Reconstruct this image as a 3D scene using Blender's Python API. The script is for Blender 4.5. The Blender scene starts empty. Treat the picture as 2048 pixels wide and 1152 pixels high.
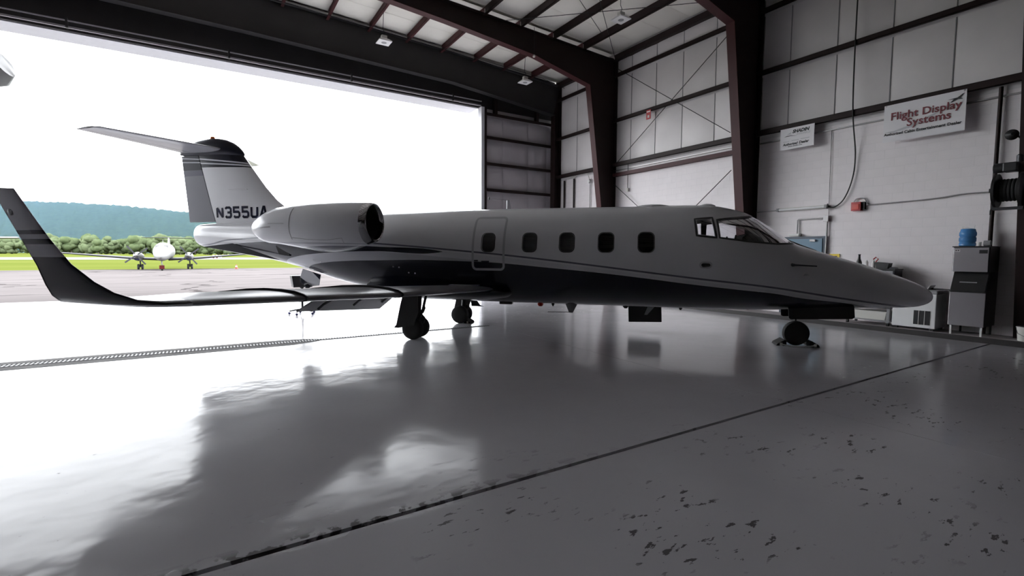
import bpy, bmesh, math, random
import numpy as np
from mathutils import Matrix, Vector
random.seed(7); rng = np.random.default_rng(7)
R = math.radians
scene = bpy.context.scene
COL = scene.collection

# ------------------------------------------------------------------ camera
cam_d = bpy.data.cameras.new('camera')
cam_d.sensor_width = 36.0
cam_d.lens = 36.0 * 965.0 / 2048.0
cam_d.clip_end = 9000
cam = bpy.data.objects.new('camera', cam_d); COL.objects.link(cam)
yaw, pit, rol = R(32.0), R(4.0), R(0.3)
fw = Vector((math.sin(yaw)*math.cos(pit), math.cos(yaw)*math.cos(pit), -math.sin(pit)))
rt = Vector((math.cos(yaw), -math.sin(yaw), 0)); up = rt.cross(fw)
rt, up = rt*math.cos(rol)+up*math.sin(rol), up*math.cos(rol)-rt*math.sin(rol)
cam.matrix_world = Matrix(((rt.x, up.x, -fw.x, 0), (rt.y, up.y, -fw.y, 0), (rt.z, up.z, -fw.z, 1.69), (0, 0, 0, 1)))
scene.camera = cam

# ------------------------------------------------------------------ sky and exposure
world = bpy.data.worlds.new('overcast_sky'); scene.world = world; world.use_nodes = True
bg = world.node_tree.nodes['Background']
bg.inputs[0].default_value = (0.93, 0.96, 1.0, 1); bg.inputs[1].default_value = 1.0
vs = scene.view_settings
vs.view_transform = 'Standard'; vs.look = 'None'; vs.gamma = 1.0; vs.use_curve_mapping = False
vs.exposure = 3.25
scene.cycles.max_bounces = 14; scene.cycles.diffuse_bounces = 7; scene.cycles.glossy_bounces = 6
scene.cycles.transparent_max_bounces = 16; scene.cycles.volume_bounces = 1
scene.cycles.caustics_reflective = False; scene.cycles.caustics_refractive = False
scene.cycles.use_denoising = True

# ------------------------------------------------------------------ materials
def nodes_of(m): return m.node_tree.nodes, m.node_tree.links
def mat(name, col, rough=0.6, metal=0.0, var=0.08, scale=6.0, bump=0.0, bscale=40.0, coat=0.0, spec=0.5, stretch=None):
    m = bpy.data.materials.new(name); m.use_nodes = True
    n, l = nodes_of(m); b = n['Principled BSDF']
    b.inputs['Roughness'].default_value = rough; b.inputs['Metallic'].default_value = metal
    b.inputs['Specular IOR Level'].default_value = spec
    if coat: b.inputs['Coat Weight'].default_value = coat; b.inputs['Coat Roughness'].default_value = 0.05
    tc = n.new('ShaderNodeTexCoord'); src = tc.outputs['Object']
    if stretch:
        mp = n.new('ShaderNodeMapping'); mp.inputs['Scale'].default_value = stretch; l.new(src, mp.inputs[0]); src = mp.outputs[0]
    nz = n.new('ShaderNodeTexNoise'); nz.inputs['Scale'].default_value = scale; nz.inputs['Detail'].default_value = 4
    l.new(src, nz.inputs['Vector'])
    mx = n.new('ShaderNodeMix'); mx.data_type = 'RGBA'
    mx.inputs[6].default_value = tuple(max(0, c*(1-var)) for c in col)+(1,); mx.inputs[7].default_value = tuple(min(1, c*(1+var)) for c in col)+(1,)
    l.new(nz.outputs[0], mx.inputs[0]); l.new(mx.outputs[2], b.inputs['Base Color'])
    if bump:
        nb = n.new('ShaderNodeTexNoise'); nb.inputs['Scale'].default_value = bscale; nb.inputs['Detail'].default_value = 3; l.new(src, nb.inputs['Vector'])
        bp = n.new('ShaderNodeBump'); bp.inputs['Strength'].default_value = bump; bp.inputs['Distance'].default_value = 0.02
        l.new(nb.outputs[0], bp.inputs['Height']); l.new(bp.outputs[0], b.inputs['Normal'])
    return m
M = {}
M['steel'] = mat('shaded_dark_steel', (0.018, 0.009, 0.009), 0.55, var=.25, scale=3, spec=.25)  # red primer darkened for shade on frame webs; also plain dark steel
M['steel_red_lit'] = mat('red_primer_steel_lit', (0.055, 0.016, 0.018), 0.5, var=.2, scale=3, spec=.25)  # same primer, brightened for flanges and front purlins that catch door light
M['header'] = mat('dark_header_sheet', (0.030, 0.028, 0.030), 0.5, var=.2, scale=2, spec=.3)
M['track'] = mat('door_track_zinc', (0.42, 0.42, 0.45), 0.35, metal=.7)
M['soffit'] = mat('soffit_sheet', (0.62, 0.62, 0.66), 0.5)
M['dim'] = mat('dull_brown_sheet', (0.10, 0.095, 0.095), 0.6)
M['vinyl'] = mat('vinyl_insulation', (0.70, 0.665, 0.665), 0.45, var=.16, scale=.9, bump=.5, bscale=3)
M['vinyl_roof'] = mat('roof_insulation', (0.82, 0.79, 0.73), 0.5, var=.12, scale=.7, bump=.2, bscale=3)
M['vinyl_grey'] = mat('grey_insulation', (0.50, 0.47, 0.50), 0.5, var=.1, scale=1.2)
M['cmu'] = mat('painted_block', (0.78, 0.735, 0.745), 0.55, var=.05, scale=3, bump=.15, bscale=60)
M['mortar'] = mat('painted_mortar', (0.66, 0.63, 0.635), 0.7, var=.05)
M['curb'] = mat('dark_kerb_paint', (0.022, 0.019, 0.019), 0.6, var=.2, scale=5)
M['curb_top'] = mat('kerb_top_concrete', (0.33, 0.30, 0.30), 0.7, var=.15, scale=4)
M['black'] = mat('black_plastic', (0.012, 0.012, 0.013), 0.45, var=.2)
M['rubber'] = mat('tyre_rubber', (0.014, 0.014, 0.015), 0.75, var=.2, scale=20)
M['darkmetal'] = mat('dark_metal', (0.045, 0.045, 0.05), 0.4, metal=.6, var=.2)
M['alu'] = mat('bare_aluminium', (0.55, 0.55, 0.57), 0.3, metal=1.0)
M['chrome'] = mat('polished_lip', (0.62, 0.62, 0.64), 0.12, metal=1.0, var=.02)
M['stainless'] = mat('stainless_sheet', (0.42, 0.40, 0.42), 0.32, metal=.85, var=.1, scale=2)
M['white'] = mat('white_enamel', (0.78, 0.78, 0.78), 0.35, var=.03)
M['offwhite'] = mat('off_white_plastic', (0.60, 0.59, 0.55), 0.5, var=.06)
M['grey'] = mat('grey_paint', (0.28, 0.28, 0.29), 0.5)
M['red'] = mat('red_enamel', (0.42, 0.025, 0.03), 0.4)
M['redglass'] = mat('red_lens', (0.55, 0.03, 0.015), 0.15)
M['orange'] = mat('orange_lens', (0.85, 0.16, 0.02), 0.2)
M['yellow'] = mat('yellow_sheet', (0.75, 0.55, 0.04), 0.5)
M['bluedoor'] = mat('blue_door_paint', (0.10, 0.19, 0.27), 0.4, var=.06)
M['blueframe'] = mat('blue_frame_paint', (0.05, 0.07, 0.10), 0.45)
M['conduit'] = mat('conduit_steel', (0.33, 0.32, 0.32), 0.4, metal=.5)
M['cable'] = mat('black_cable', (0.02, 0.02, 0.02), 0.6)
M['banner'] = mat('banner_vinyl', (0.76, 0.74, 0.76), 0.4, var=.04, scale=3)
M['ink'] = mat('black_print', (0.015, 0.015, 0.018), 0.5)
M['inkred'] = mat('dark_red_print', (0.16, 0.016, 0.026), 0.5)
M['inkgrey'] = mat('grey_print', (0.50, 0.50, 0.52), 0.5)
M['jetwhite'] = mat('jet_white_paint', (0.72, 0.72, 0.74), 0.22, var=.02, coat=.35)
M['jetgrey'] = mat('jet_silver_paint', (0.36, 0.36, 0.39), 0.3, var=.03, coat=.3)
M['navy'] = mat('jet_navy_paint', (0.012, 0.014, 0.035), 0.18, var=.1, coat=.5)
M['wingmetal'] = mat('polished_leading_edge', (0.50, 0.50, 0.52), 0.18, metal=.9, var=.05)
M['liner'] = mat('dark_cabin_liner', (0.028, 0.026, 0.026), 0.7)
M['exhaust'] = mat('burnt_exhaust_metal', (0.22, 0.20, 0.18), 0.4, metal=.8)
M['paper'] = mat('paper_white', (0.74, 0.73, 0.72), 0.7)
M['bark'] = mat('tree_bark', (0.11, 0.09, 0.07), 0.9)
M['drainsteel'] = mat('dull_drain_steel', (0.03, 0.03, 0.032), 0.7, spec=.1)
M['cone'] = mat('cone_orange', (0.12, 0.018, 0.005), 0.5)
M['tpdark'] = mat('turboprop_grey_wing', (0.035, 0.035, 0.04), 0.5, spec=.1)
M['tpwhite'] = mat('turboprop_white', (0.16, 0.16, 0.16), 0.5, spec=.1)
M['tpred'] = mat('turboprop_red_cover', (0.06, 0.008, 0.008), 0.5, spec=.1)
def glass_mat(name, tint, mixf):
    m = bpy.data.materials.new(name); m.use_nodes = True; n, l = nodes_of(m)
    n.remove(n['Principled BSDF']); out = n['Material Output']
    t = n.new('ShaderNodeBsdfTransparent'); t.inputs[0].default_value = tint+(1,)
    g = n.new('ShaderNodeBsdfGlossy'); g.inputs['Roughness'].default_value = 0.03; g.inputs[0].default_value = (.9, .9, .92, 1)
    f = n.new('ShaderNodeFresnel'); f.inputs[0].default_value = mixf
    x = n.new('ShaderNodeMixShader'); l.new(f.outputs[0], x.inputs[0]); l.new(t.outputs[0], x.inputs[1]); l.new(g.outputs[0], x.inputs[2])
    l.new(x.outputs[0], out.inputs[0]); return m
M['glass'] = glass_mat('cockpit_glass', (0.80, 0.80, 0.82), 1.4)
M['tint'] = glass_mat('cabin_tinted_glass', (0.45, 0.45, 0.46), 1.45)
def jug_mat():
    m = bpy.data.materials.new('blue_bottle_plastic'); m.use_nodes = True; n, l = nodes_of(m); b = n['Principled BSDF']
    b.inputs['Base Color'].default_value = (0.10, 0.30, 0.62, 1); b.inputs['Roughness'].default_value = .12
    b.inputs['Transmission Weight'].default_value = .35; b.inputs['IOR'].default_value = 1.33
    nz = n.new('ShaderNodeTexNoise'); nz.inputs['Scale'].default_value = 9; bp = n.new('ShaderNodeBump'); bp.inputs['Strength'].default_value = .15
    l.new(nz.outputs[0], bp.inputs['Height']); l.new(bp.outputs[0], b.inputs['Normal']); return m
M['jug'] = jug_mat()

def floor_mat():
    m = bpy.data.materials.new('grey_epoxy_floor'); m.use_nodes = True; n, l = nodes_of(m); b = n['Principled BSDF']
    tc = n.new('ShaderNodeTexCoord'); o = tc.outputs['Object']
    def noise(sc, det=4, vec=o, rough=.5):
        q = n.new('ShaderNodeTexNoise'); q.inputs['Scale'].default_value = sc; q.inputs['Detail'].default_value = det; q.inputs['Roughness'].default_value = rough; l.new(vec, q.inputs['Vector']); return q.outputs[0]
    def ramp(src, a, bb, inv=False):
        q = n.new('ShaderNodeMapRange'); q.clamp = True; q.inputs[1].default_value = a; q.inputs[2].default_value = bb
        if inv: q.inputs[3].default_value = 1; q.inputs[4].default_value = 0
        l.new(src, q.inputs[0]); return q.outputs[0]
    def mul(a, c):
        q = n.new('ShaderNodeMath'); q.operation = 'MULTIPLY'; l.new(a, q.inputs[0])
        if isinstance(c, float): q.inputs[1].default_value = c
        else: l.new(c, q.inputs[1])
        return q.outputs[0]
    def mxx(a, c):
        q = n.new('ShaderNodeMath'); q.operation = 'MAXIMUM'; l.new(a, q.inputs[0]); l.new(c, q.inputs[1]); return q.outputs[0]
    # worn chips: streaks of bare concrete, gathered in patches
    mp = n.new('ShaderNodeMapping'); mp.inputs['Rotation'].default_value = (0, 0, R(-58)); mp.inputs['Scale'].default_value = (1, 2.6, 1); l.new(o, mp.inputs[0])
    chip = ramp(noise(6.0, 6, mp.outputs[0], .62), .60, .615)
    patch = ramp(noise(.85, 2), .50, .56)
    sep = n.new('ShaderNodeSeparateXYZ'); l.new(o, sep.inputs[0])
    near = ramp(sep.outputs[1], 2.6, 3.6, True)         # the traffic lane on the camera side of the joint
    farm = ramp(sep.outputs[1], 8.5, 10.5)              # and the lane by the door
    lanes = mxx(near, mul(farm, .45))
    chips = mul(mul(chip, patch), lanes)
    small = mul(ramp(noise(13, 5, rough=.6), .70, .71), .6)
    # chips broken along the joint
    dj = n.new('ShaderNodeMath'); dj.operation = 'SUBTRACT'; l.new(sep.outputs[1], dj.inputs[0]); dj.inputs[1].default_value = 2.98
    ab = n.new('ShaderNodeMath'); ab.operation = 'ABSOLUTE'; l.new(dj.outputs[0], ab.inputs[0])
    jn = mul(ramp(ab.outputs[0], .02, .10, True), ramp(noise(8, 4), .50, .54))
    jx = ramp(sep.outputs[0], 1.0, 3.2, True)
    allc = mxx(mxx(chips, small), mul(jn, jx))
    base = n.new('ShaderNodeMix'); base.data_type = 'RGBA'; base.inputs[6].default_value = (0.36, 0.35, 0.37, 1); base.inputs[7].default_value = (0.42, 0.41, 0.43, 1)
    l.new(noise(.8, 5), base.inputs[0])
    fin = n.new('ShaderNodeMix'); fin.data_type = 'RGBA'; fin.inputs[7].default_value = (0.085, 0.08, 0.082, 1)
    l.new(allc, fin.inputs[0]); l.new(base.outputs[2], fin.inputs[6]); l.new(fin.outputs[2], b.inputs['Base Color'])
    rg = n.new('ShaderNodeMapRange'); rg.inputs[1].default_value = .3; rg.inputs[2].default_value = .7; rg.inputs[3].default_value = .10; rg.inputs[4].default_value = .19
    l.new(noise(1.3, 5), rg.inputs[0])
    rr = n.new('ShaderNodeMath'); rr.operation = 'ADD'; l.new(rg.outputs[0], rr.inputs[0]); l.new(mul(allc, .45), rr.inputs[1]); l.new(rr.outputs[0], b.inputs['Roughness'])
    b.inputs['IOR'].default_value = 1.17
    bp = n.new('ShaderNodeBump'); bp.inputs['Strength'].default_value = .16; bp.inputs['Distance'].default_value = .05
    l.new(noise(1.6, 3), bp.inputs['Height'])
    bp2 = n.new('ShaderNodeBump'); bp2.inputs['Strength'].default_value = .25; bp2.inputs['Distance'].default_value = .004; bp2.invert = True
    l.new(allc, bp2.inputs['Height']); l.new(bp.outputs[0], bp2.inputs['Normal']); l.new(bp2.outputs[0], b.inputs['Normal'])
    return m
M['floor'] = floor_mat()

# ------------------------------------------------------------------ mesh helpers
def link(name, me, m=None, parent=None, smooth=False):
    if m is not None:
        me.materials.clear() if False else None
        for q in (m if isinstance(m, (list, tuple)) else [m]): me.materials.append(q)
    if smooth:
        me.polygons.foreach_set('use_smooth', [True]*len(me.polygons))
    o = bpy.data.objects.new(name, me); COL.objects.link(o)
    if parent is not None: o.parent = parent
    return o
def pymesh(name, v, f): 
    me = bpy.data.meshes.new(name); me.from_pydata([tuple(map(float, p)) for p in v], [], f); me.update(); return me
def fixn(me):
    bm = bmesh.new(); bm.from_mesh(me); bmesh.ops.recalc_face_normals(bm, faces=bm.faces[:]); bm.to_mesh(me); bm.free(); return me
def poly(name, v, f, m, parent=None, smooth=False): return link(name, fixn(pymesh(name, v, f)), m, parent, smooth)
def box_vf(x0, x1, y0, y1, z0, z1, off=0):
    v = [(x0,y0,z0),(x1,y0,z0),(x1,y1,z0),(x0,y1,z0),(x0,y0,z1),(x1,y0,z1),(x1,y1,z1),(x0,y1,z1)]
    f = [(0,3,2,1),(4,5,6,7),(0,1,5,4),(1,2,6,5),(2,3,7,6),(3,0,4,7)]
    return v, [tuple(i+off for i in q) for q in f]
def boxes(name, lst, m, parent=None, bevel=0.0):
    V, Fc = [], []
    for b in lst:
        v, f = box_vf(*b, off=len(V)); V += v; Fc += f
    me = pymesh(name, V, Fc)
    if bevel:
        bm = bmesh.new(); bm.from_mesh(me); bmesh.ops.bevel(bm, geom=bm.edges[:], offset=bevel, segments=2, affect='EDGES', profile=.5); bm.to_mesh(me); bm.free()
    return link(name, me, m, parent)
def box(name, b, m, parent=None, bevel=0.0): return boxes(name, [b], m, parent, bevel)
def loft_vf(rings, cap0=True, cap1=True, closed=True):
    n = len(rings[0]); V = [tuple(p) for r in rings for p in r]; Fc = []
    for i in range(len(rings)-1):
        for j in range(n if closed else n-1):
            k = (j+1) % n; Fc.append((i*n+j, i*n+k, (i+1)*n+k, (i+1)*n+j))
    if cap0: Fc.append(tuple(range(n))[::-1])
    if cap1: Fc.append(tuple((len(rings)-1)*n+j for j in range(n)))
    return V, Fc
def loft(name, rings, m, parent=None, smooth=True, cap0=True, cap1=True, closed=True, sharp=None):
    V, Fc = loft_vf(rings, cap0, cap1, closed)
    o = poly(name, V, Fc, m, parent, smooth)
    if smooth: autosmooth(o.data, sharp or 40)
    return o
def autosmooth(me, deg=40):
    bm = bmesh.new(); bm.from_mesh(me); a = R(deg)
    for e in bm.edges:
        e.smooth = not (len(e.link_faces) == 2 and e.calc_face_angle(0) > a)
    for f in bm.faces: f.smooth = True
    bm.to_mesh(me); bm.free()
def basis(d):
    d = Vector(d).normalized(); a = Vector((0, 0, 1)) if abs(d.z) < .9 else Vector((1, 0, 0))
    u = d.cross(a).normalized(); return u, d.cross(u).normalized()
def tube_vf(path, r, n=8, off=0):
    P = [Vector(p) for p in path]; rings = []
    rr = r if isinstance(r, (list, tuple)) else [r]*len(P)
    u = None
    for i, p in enumerate(P):
        d = (P[min(i+1, len(P)-1)]-P[max(i-1, 0)]).normalized()
        if u is None: u, w = basis(d)
        else:
            u = (u-d*u.dot(d)).normalized(); w = d.cross(u)
        rings.append([p+(u*math.cos(2*math.pi*k/n)+w*math.sin(2*math.pi*k/n))*rr[i] for k in range(n)])
    V, Fc = loft_vf(rings); return V, [tuple(q+off for q in f) for f in Fc]
def smooth(P, n=6):
    P = [Vector(p) for p in P]; out = []
    for i in range(len(P)-1):
        a, b, c_, d_ = P[max(i-1, 0)], P[i], P[i+1], P[min(i+2, len(P)-1)]
        for k in range(n):
            t = k/n; out.append(.5*((2*b)+(c_-a)*t+(2*a-5*b+4*c_-d_)*t*t+(3*b-a-3*c_+d_)*t**3))
    return out+[P[-1]]
def tubes(name, lst, m, parent=None, n=8):
    V, Fc = [], []
    for path, r in lst:
        v, f = tube_vf(path, r, n, len(V)); V += v; Fc += f
    o = poly(name, V, Fc, m, parent, True); autosmooth(o.data, 50); return o
def tube(name, path, r, m, parent=None, n=8): return tubes(name, [(path, r)], m, parent, n)
def lathe(name, prof, m, parent=None, axis='z', org=(0, 0, 0), n=24, sharp=40):
    """prof: (radius, height) list"""
    rings = []
    for r, h in prof:
        ring = []
        for k in range(n):
            a = 2*math.pi*k/n; c, s = r*math.cos(a), r*math.sin(a)
            p = {'z': (c, s, h), 'y': (c, h, s), 'x': (h, c, s)}[axis]
            ring.append((p[0]+org[0], p[1]+org[1], p[2]+org[2]))
        rings.append(ring)
    return loft(name, rings, m, parent, True, sharp=sharp)
def prism(name, pts, axis, a, b, m, parent=None, bevel=0.0):
    """2D polygon pts extruded along axis from a to b. axis x: pts=(y,z); y: pts=(x,z); z: pts=(x,y)"""
    def p3(q, t): return {'x': (t, q[0], q[1]), 'y': (q[0], t, q[1]), 'z': (q[0], q[1], t)}[axis]
    r0 = [p3(q, a) for q in pts]; r1 = [p3(q, b) for q in pts]
    V, Fc = loft_vf([r0, r1]); me = fixn(pymesh(name, V, Fc))
    if bevel:
        bm = bmesh.new(); bm.from_mesh(me); bmesh.ops.bevel(bm, geom=bm.edges[:], offset=bevel, segments=2, affect='EDGES', profile=.5); bm.to_mesh(me); bm.free()
    return link(name, me, m, parent)
def tag(o, label=None, cat=None, group=None, kind=None):
    if label: o['label'] = label
    if cat: o['category'] = cat
    if group: o['group'] = group
    if kind: o['kind'] = kind
    return o
def empty(name, loc=(0, 0, 0), rz=0.0, **k):
    o = bpy.data.objects.new(name, None); COL.objects.link(o); o.location = loc; o.rotation_euler = (0, 0, rz); o.empty_display_size = .2
    return tag(o, **k)
def copy_tree(o, parent=None):
    c = o.copy(); COL.objects.link(c); c.parent = parent
    for ch in list(o.children): copy_tree(ch, c)
    return c
def text_obj(name, body, m, parent, origin, xdir, ydir, width, height=None, bold=0.0, shear=0.0, thick=.002):
    """lettering as a thin mesh; origin = lower left corner, fitted to width (and cap height)"""
    cu = bpy.data.curves.new(name, 'FONT'); cu.body = body; cu.size = 1.0; cu.offset = bold; cu.shear = shear; cu.extrude = 0.01; cu.resolution_u = 3
    o = bpy.data.objects.new(name, cu); COL.objects.link(o)
    dg = bpy.context.evaluated_depsgraph_get(); me = bpy.data.meshes.new_from_object(o.evaluated_get(dg))
    bpy.data.objects.remove(o)
    co = np.empty(len(me.vertices)*3); me.vertices.foreach_get('co', co); co = co.reshape(-1, 3)
    x0, x1, y0, y1 = co[:, 0].min(), co[:, 0].max(), co[:, 1].min(), co[:, 1].max()
    s = width/(x1-x0); sy = s if height is None else height/(y1-y0)
    X, Y, Z = Vector(xdir).normalized(), Vector(ydir).normalized(), None
    Z = X.cross(Y); O = Vector(origin)
    pts = np.array([tuple(O+X*((p[0]-x0)*s)+Y*((p[1]-(y0 if height else 0))*sy)+Z*(thick*(1 if p[2] > 0 else 0))) for p in co])
    me.vertices.foreach_set('co', pts.ravel()); me.update(); me.materials.clear()
    return link(name, me, m, parent)
def arc(c, r, a0, a1, n, plane='xz'):
    return [(c[0]+r*math.cos(R(a0+(a1-a0)*i/n)), c[1]+r*math.sin(R(a0+(a1-a0)*i/n))) for i in range(n+1)]
def rrect(x0, x1, z0, z1, r, n=4):
    return arc((x1-r, z1-r), r, 0, 90, n)+arc((x0+r, z1-r), r, 90, 180, n)+arc((x0+r, z0+r), r, 180, 270, n)+arc((x1-r, z0+r), r, 270, 360, n)
# ================================================================== HANGAR SHELL
XW, XL, XR = 13.5, -20.5, -3.5          # right wall, left wall, ridge
YF, YB = 17.95, -26.5                    # door wall, back wall
FY = [-14.77, -8.98, -3.19, 2.60, 8.33, 14.12]  # portal frames
def roof_z(x): return 9.32+.042*(13.5-x) if x > XR else 9.32+.042*(x-XL)
PURL = [11.85-1.37*k for k in range(12)]

# ---- floor slabs with saw cuts
floor = box('floor', (XL, 13.75, YB, 18.0, -.32, -.06), M['black']); tag(floor, 'glossy grey painted concrete hangar floor', 'floor', kind='structure')
gx, gy = .004, .022
xs = [(XL, 5.6-7.2*2-gx), (5.6-7.2*2+gx, 5.6-7.2-gx), (5.6-7.2+gx, 5.6-gx), (5.6+gx, 13.75)]
xs = [(XL, -8.9), (-8.9+.006, 5.6-gx), (5.6+gx, 13.75)]
for (a, b) in xs:
    for (c, d) in ((YB, 2.945-gy), (2.945+gy, 18.0)):
        box('floor_slab', (a, b, c, d, -.06, 0), M['floor'], floor)
# sealant in the wide joint
box('joint_sealant', (XL, 13.75, 2.945-gy, 2.945+gy, -.058, -.045), M['drainsteel'], floor)

# ---- trench drain
drain = empty('trench_drain', (0, 9.93, 0), label='long narrow steel trench drain grate set across the hangar floor', cat='drain')
M['conc'] = mat('rough_concrete_border', (0.24, 0.235, 0.235), .85, var=.3, scale=3, bump=.3, bscale=20, spec=.05)
prism('border', [(-9, -.42), (1.2, -.33), (1.75, -.12), (1.75, .14), (1.2, .30), (-9, .40)], 'z', .0005, .003, M['conc'], drain)
boxes('frame', [(-9, 1.7, -.11, -.085, .003, .007), (-9, 1.7, .085, .11, .003, .007), (1.7, 5.55, -.055, -.04, .001, .007), (1.7, 5.55, .04, .055, .001, .007)], M['drainsteel'], drain)
boxes('channel', [(-9, 1.7, -.085, .085, .0035, .0038), (1.7, 5.55, -.04, .04, .001, .003)], M['drainsteel'], drain)
boxes('grate', [(-9+.052*i, -9+.052*i+.022, -.085, .085, .0038, .007) for i in range(206)]+[(1.7+.052*i, 1.7+.052*i+.024, -.04, .04, .003, .007) for i in range(74)], M['grey'], drain)

# ---- right wall: block work below, insulation above
wr = box('wall_right', (13.5015, 13.8, YB, YF, 0, 9.44), M['mortar']); tag(wr, 'tall right hangar wall of painted block and white insulation', 'wall', kind='structure')
def block_mesh():
    v, f = box_vf(0, .012, .002, .396, .002, .201); me = pymesh('block', v, f)
    bm = bmesh.new(); bm.from_mesh(me)
    ed = [e for e in bm.edges if abs(e.verts[0].co.x) < 1e-6 and abs(e.verts[1].co.x) < 1e-6]
    bmesh.ops.bevel(bm, geom=ed, offset=.0012, segments=1, affect='EDGES'); bm.to_mesh(me); bm.free(); me.materials.append(M['cmu']); return me
BM = block_mesh(); bV = [tuple(v.co) for v in BM.vertices]; bF = [tuple(p.vertices) for p in BM.polygons]
DOORY = (6.33, 7.40, 2.12)
sV, sF, nblk = [], [], 0
for row in range(24):
    z = .11+row*.203
    y = YB-(.2 if row % 2 else 0)
    while y < YF:
        y0, y1 = max(y, YB), min(y+.398, YF)
        if z < DOORY[2]:                                   # cut blocks meet the door frame
            if y0 < DOORY[0] < y1: y1 = DOORY[0]
            elif y0 < DOORY[1] < y1: y0 = DOORY[1]
        if not (y1 > DOORY[0] and y0 < DOORY[1] and z < DOORY[2]) and y1-y0 > .05:
            full = y1-y0 > .39
            if full and 2.95 < y < 7.95 and nblk < 300:
                o = bpy.data.objects.new('block', BM); COL.objects.link(o); o.location = (13.50+random.uniform(-.001, .001), y, z); o.parent = wr; nblk += 1
            else:
                k = len(sV); s = (y1-y0)/.398
                sV += [(13.50+p[0], y0+p[1]*s, z+p[2]) for p in bV]; sF += [tuple(i+k for i in q) for q in bF]
        y += .398
sb = poly('block_courses', sV, sF, M['cmu'], wr); sb['kind'] = 'stuff'

def pillow(name, p0, du, dv, nrm, bulge, m, parent, n=5, seed=0):
    """stretched insulation panel: a small bulged grid with soft folds"""
    p0, du, dv, nrm = map(Vector, (p0, du, dv, nrm)); r = random.Random(seed); V, Fc = [], []
    for i in range(n+1):
        for j in range(n+1):
            a, b = i/n, j/n
            h = bulge*(1-(2*a-1)**4)*(1-(2*b-1)**4)+(r.uniform(-1, 1)*.005 if 0 < i < n and 0 < j < n else 0)
            V.append(p0+du*a+dv*b+nrm*h)
    for i in range(n):
        for j in range(n):
            k = i*(n+1)+j; Fc.append((k, k+1, k+n+2, k+n+1))
    o = link(name, pymesh(name, V, Fc), m, parent, True); return o
seamsY = [17.6, 16.4, 15.23, 14.3] + [14.0, 13.27, 12.1, 10.96, 9.73, 8.45] + [8.2, 7.44, 6.28, 5.11, 3.99, 2.75] + [2.45, 1.3, .1, -1.1, -2.3, -3.05]
for k in range(len(seamsY)-1):
    a, b = seamsY[k], seamsY[k+1]
    if abs(a-b) < .35: continue
    for (z0, z1) in ((5.24, 6.72), (6.88, 8.40), (8.56, 9.14)):
        pillow('insulation_panel', (13.5, b+.012, z0), (0, a-b-.024, 0), (0, 0, z1-z0), (-1, 0, 0), .04, M['vinyl'], wr, seed=k*7+int(z0))
for y in seamsY[1:]:
    for (z0, z1) in ((5.24, 6.72), (6.88, 8.40), (8.56, 9.14)): box('seam_tape', (13.485, 13.499, y-.008, y+.008, z0, z1), M['grey'], wr)
bays = [(YF, 14.24), (14.0, 8.45), (8.21, 2.72), (2.48, -3.07)]
for (a, b) in bays:
    for z, h in ((5.14, .075), (6.80, .06), (8.48, .06)):
        boxes('girt', [(13.28, 13.5, b, a, z+h-.012, z+h), (13.28, 13.292, b, a, z-h, z+h), (13.28, 13.36, b, a, z-h, z-h+.012)], M['steel'], wr)
    box('eave_strut', (13.3, 13.5, b, a, 9.06, 9.26), M['steel'], wr)
boxes('rail', [(13.30, 13.5, 8.45, 14.0, 4.70, 4.82)], M['steel_red_lit'], wr)
for p, q in (((13.89, 8.74), (9.05, 5.36)), ((13.79, 5.21), (9.27, 8.23)), ((13.95, 4.42), (8.5, .3)), ((13.9, .3), (8.97, 4.24))):
    tube('brace_rod', [(13.33, p[0], p[1]), (13.33, q[0], q[1])], .012, M['cable'], wr, 6)
# thin white trim under the lowest girt
boxes('ledge_trim', [(13.44, 13.5, 2.75, 8.2, 4.86, 4.89), (13.44, 13.5, 8.45, 14.0, 4.93, 4.96)], M['conduit'], wr)

curb = box('curb_right', (12.78, 13.5, YB, 17.6, 0, .11), M['curb']); tag(curb, 'low dark kerb along the foot of the right wall', 'kerb', kind='structure')
box('curb_top', (12.80, 13.5, YB, 17.6, .11, .113), M['curb_top'], curb)

# ---- door wall
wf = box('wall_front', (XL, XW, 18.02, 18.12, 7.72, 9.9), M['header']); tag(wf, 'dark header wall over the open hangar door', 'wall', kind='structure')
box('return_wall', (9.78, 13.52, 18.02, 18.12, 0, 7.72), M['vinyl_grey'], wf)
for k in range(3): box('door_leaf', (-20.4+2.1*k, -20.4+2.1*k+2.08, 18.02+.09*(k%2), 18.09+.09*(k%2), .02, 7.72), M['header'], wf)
gz = [.1, 1.15, 2.22, 3.29, 4.36, 5.43, 6.50, 7.45]
for i in range(len(gz)-1):
    for a, b in ((9.86, 10.72), (10.74, 12.02), (12.04, 13.02), (13.04, 13.4)):
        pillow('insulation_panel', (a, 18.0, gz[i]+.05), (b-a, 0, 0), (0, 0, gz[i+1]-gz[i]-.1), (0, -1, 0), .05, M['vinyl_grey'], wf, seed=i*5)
for z in gz[1:]:
    boxes('girt', [(9.85, 13.3, 17.78, 18.0, z+.05, z+.062), (9.85, 13.3, 17.78, 17.79, z-.06, z+.06)], M['steel'], wf)
for x in (10.25, 12.35): box('header_strut', (x, x+.12, 17.8, 18.0, 7.5, 8.1), M['steel'], wf)
trim = box('trim_1', (9.62, 9.80, 17.82, 18.14, 0, 7.72), M['soffit']); tag(trim, 'pale steel jamb at the right edge of the door opening', 'door jamb', kind='structure')
box('jamb_lip', (9.76, 9.86, 17.80, 17.82, 0, 7.72), M['steel'], trim)
sof = box('trim_2', (-14.0, 9.62, 18.12, 18.95, 7.70, 7.74), M['soffit']); tag(sof, 'pale grey soffit strip along the top of the door opening', 'soffit', kind='structure')
trk = empty('door_track', (0, 17.86, 7.72), label='pair of long thin steel door tracks under the header', cat='door track')
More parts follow.
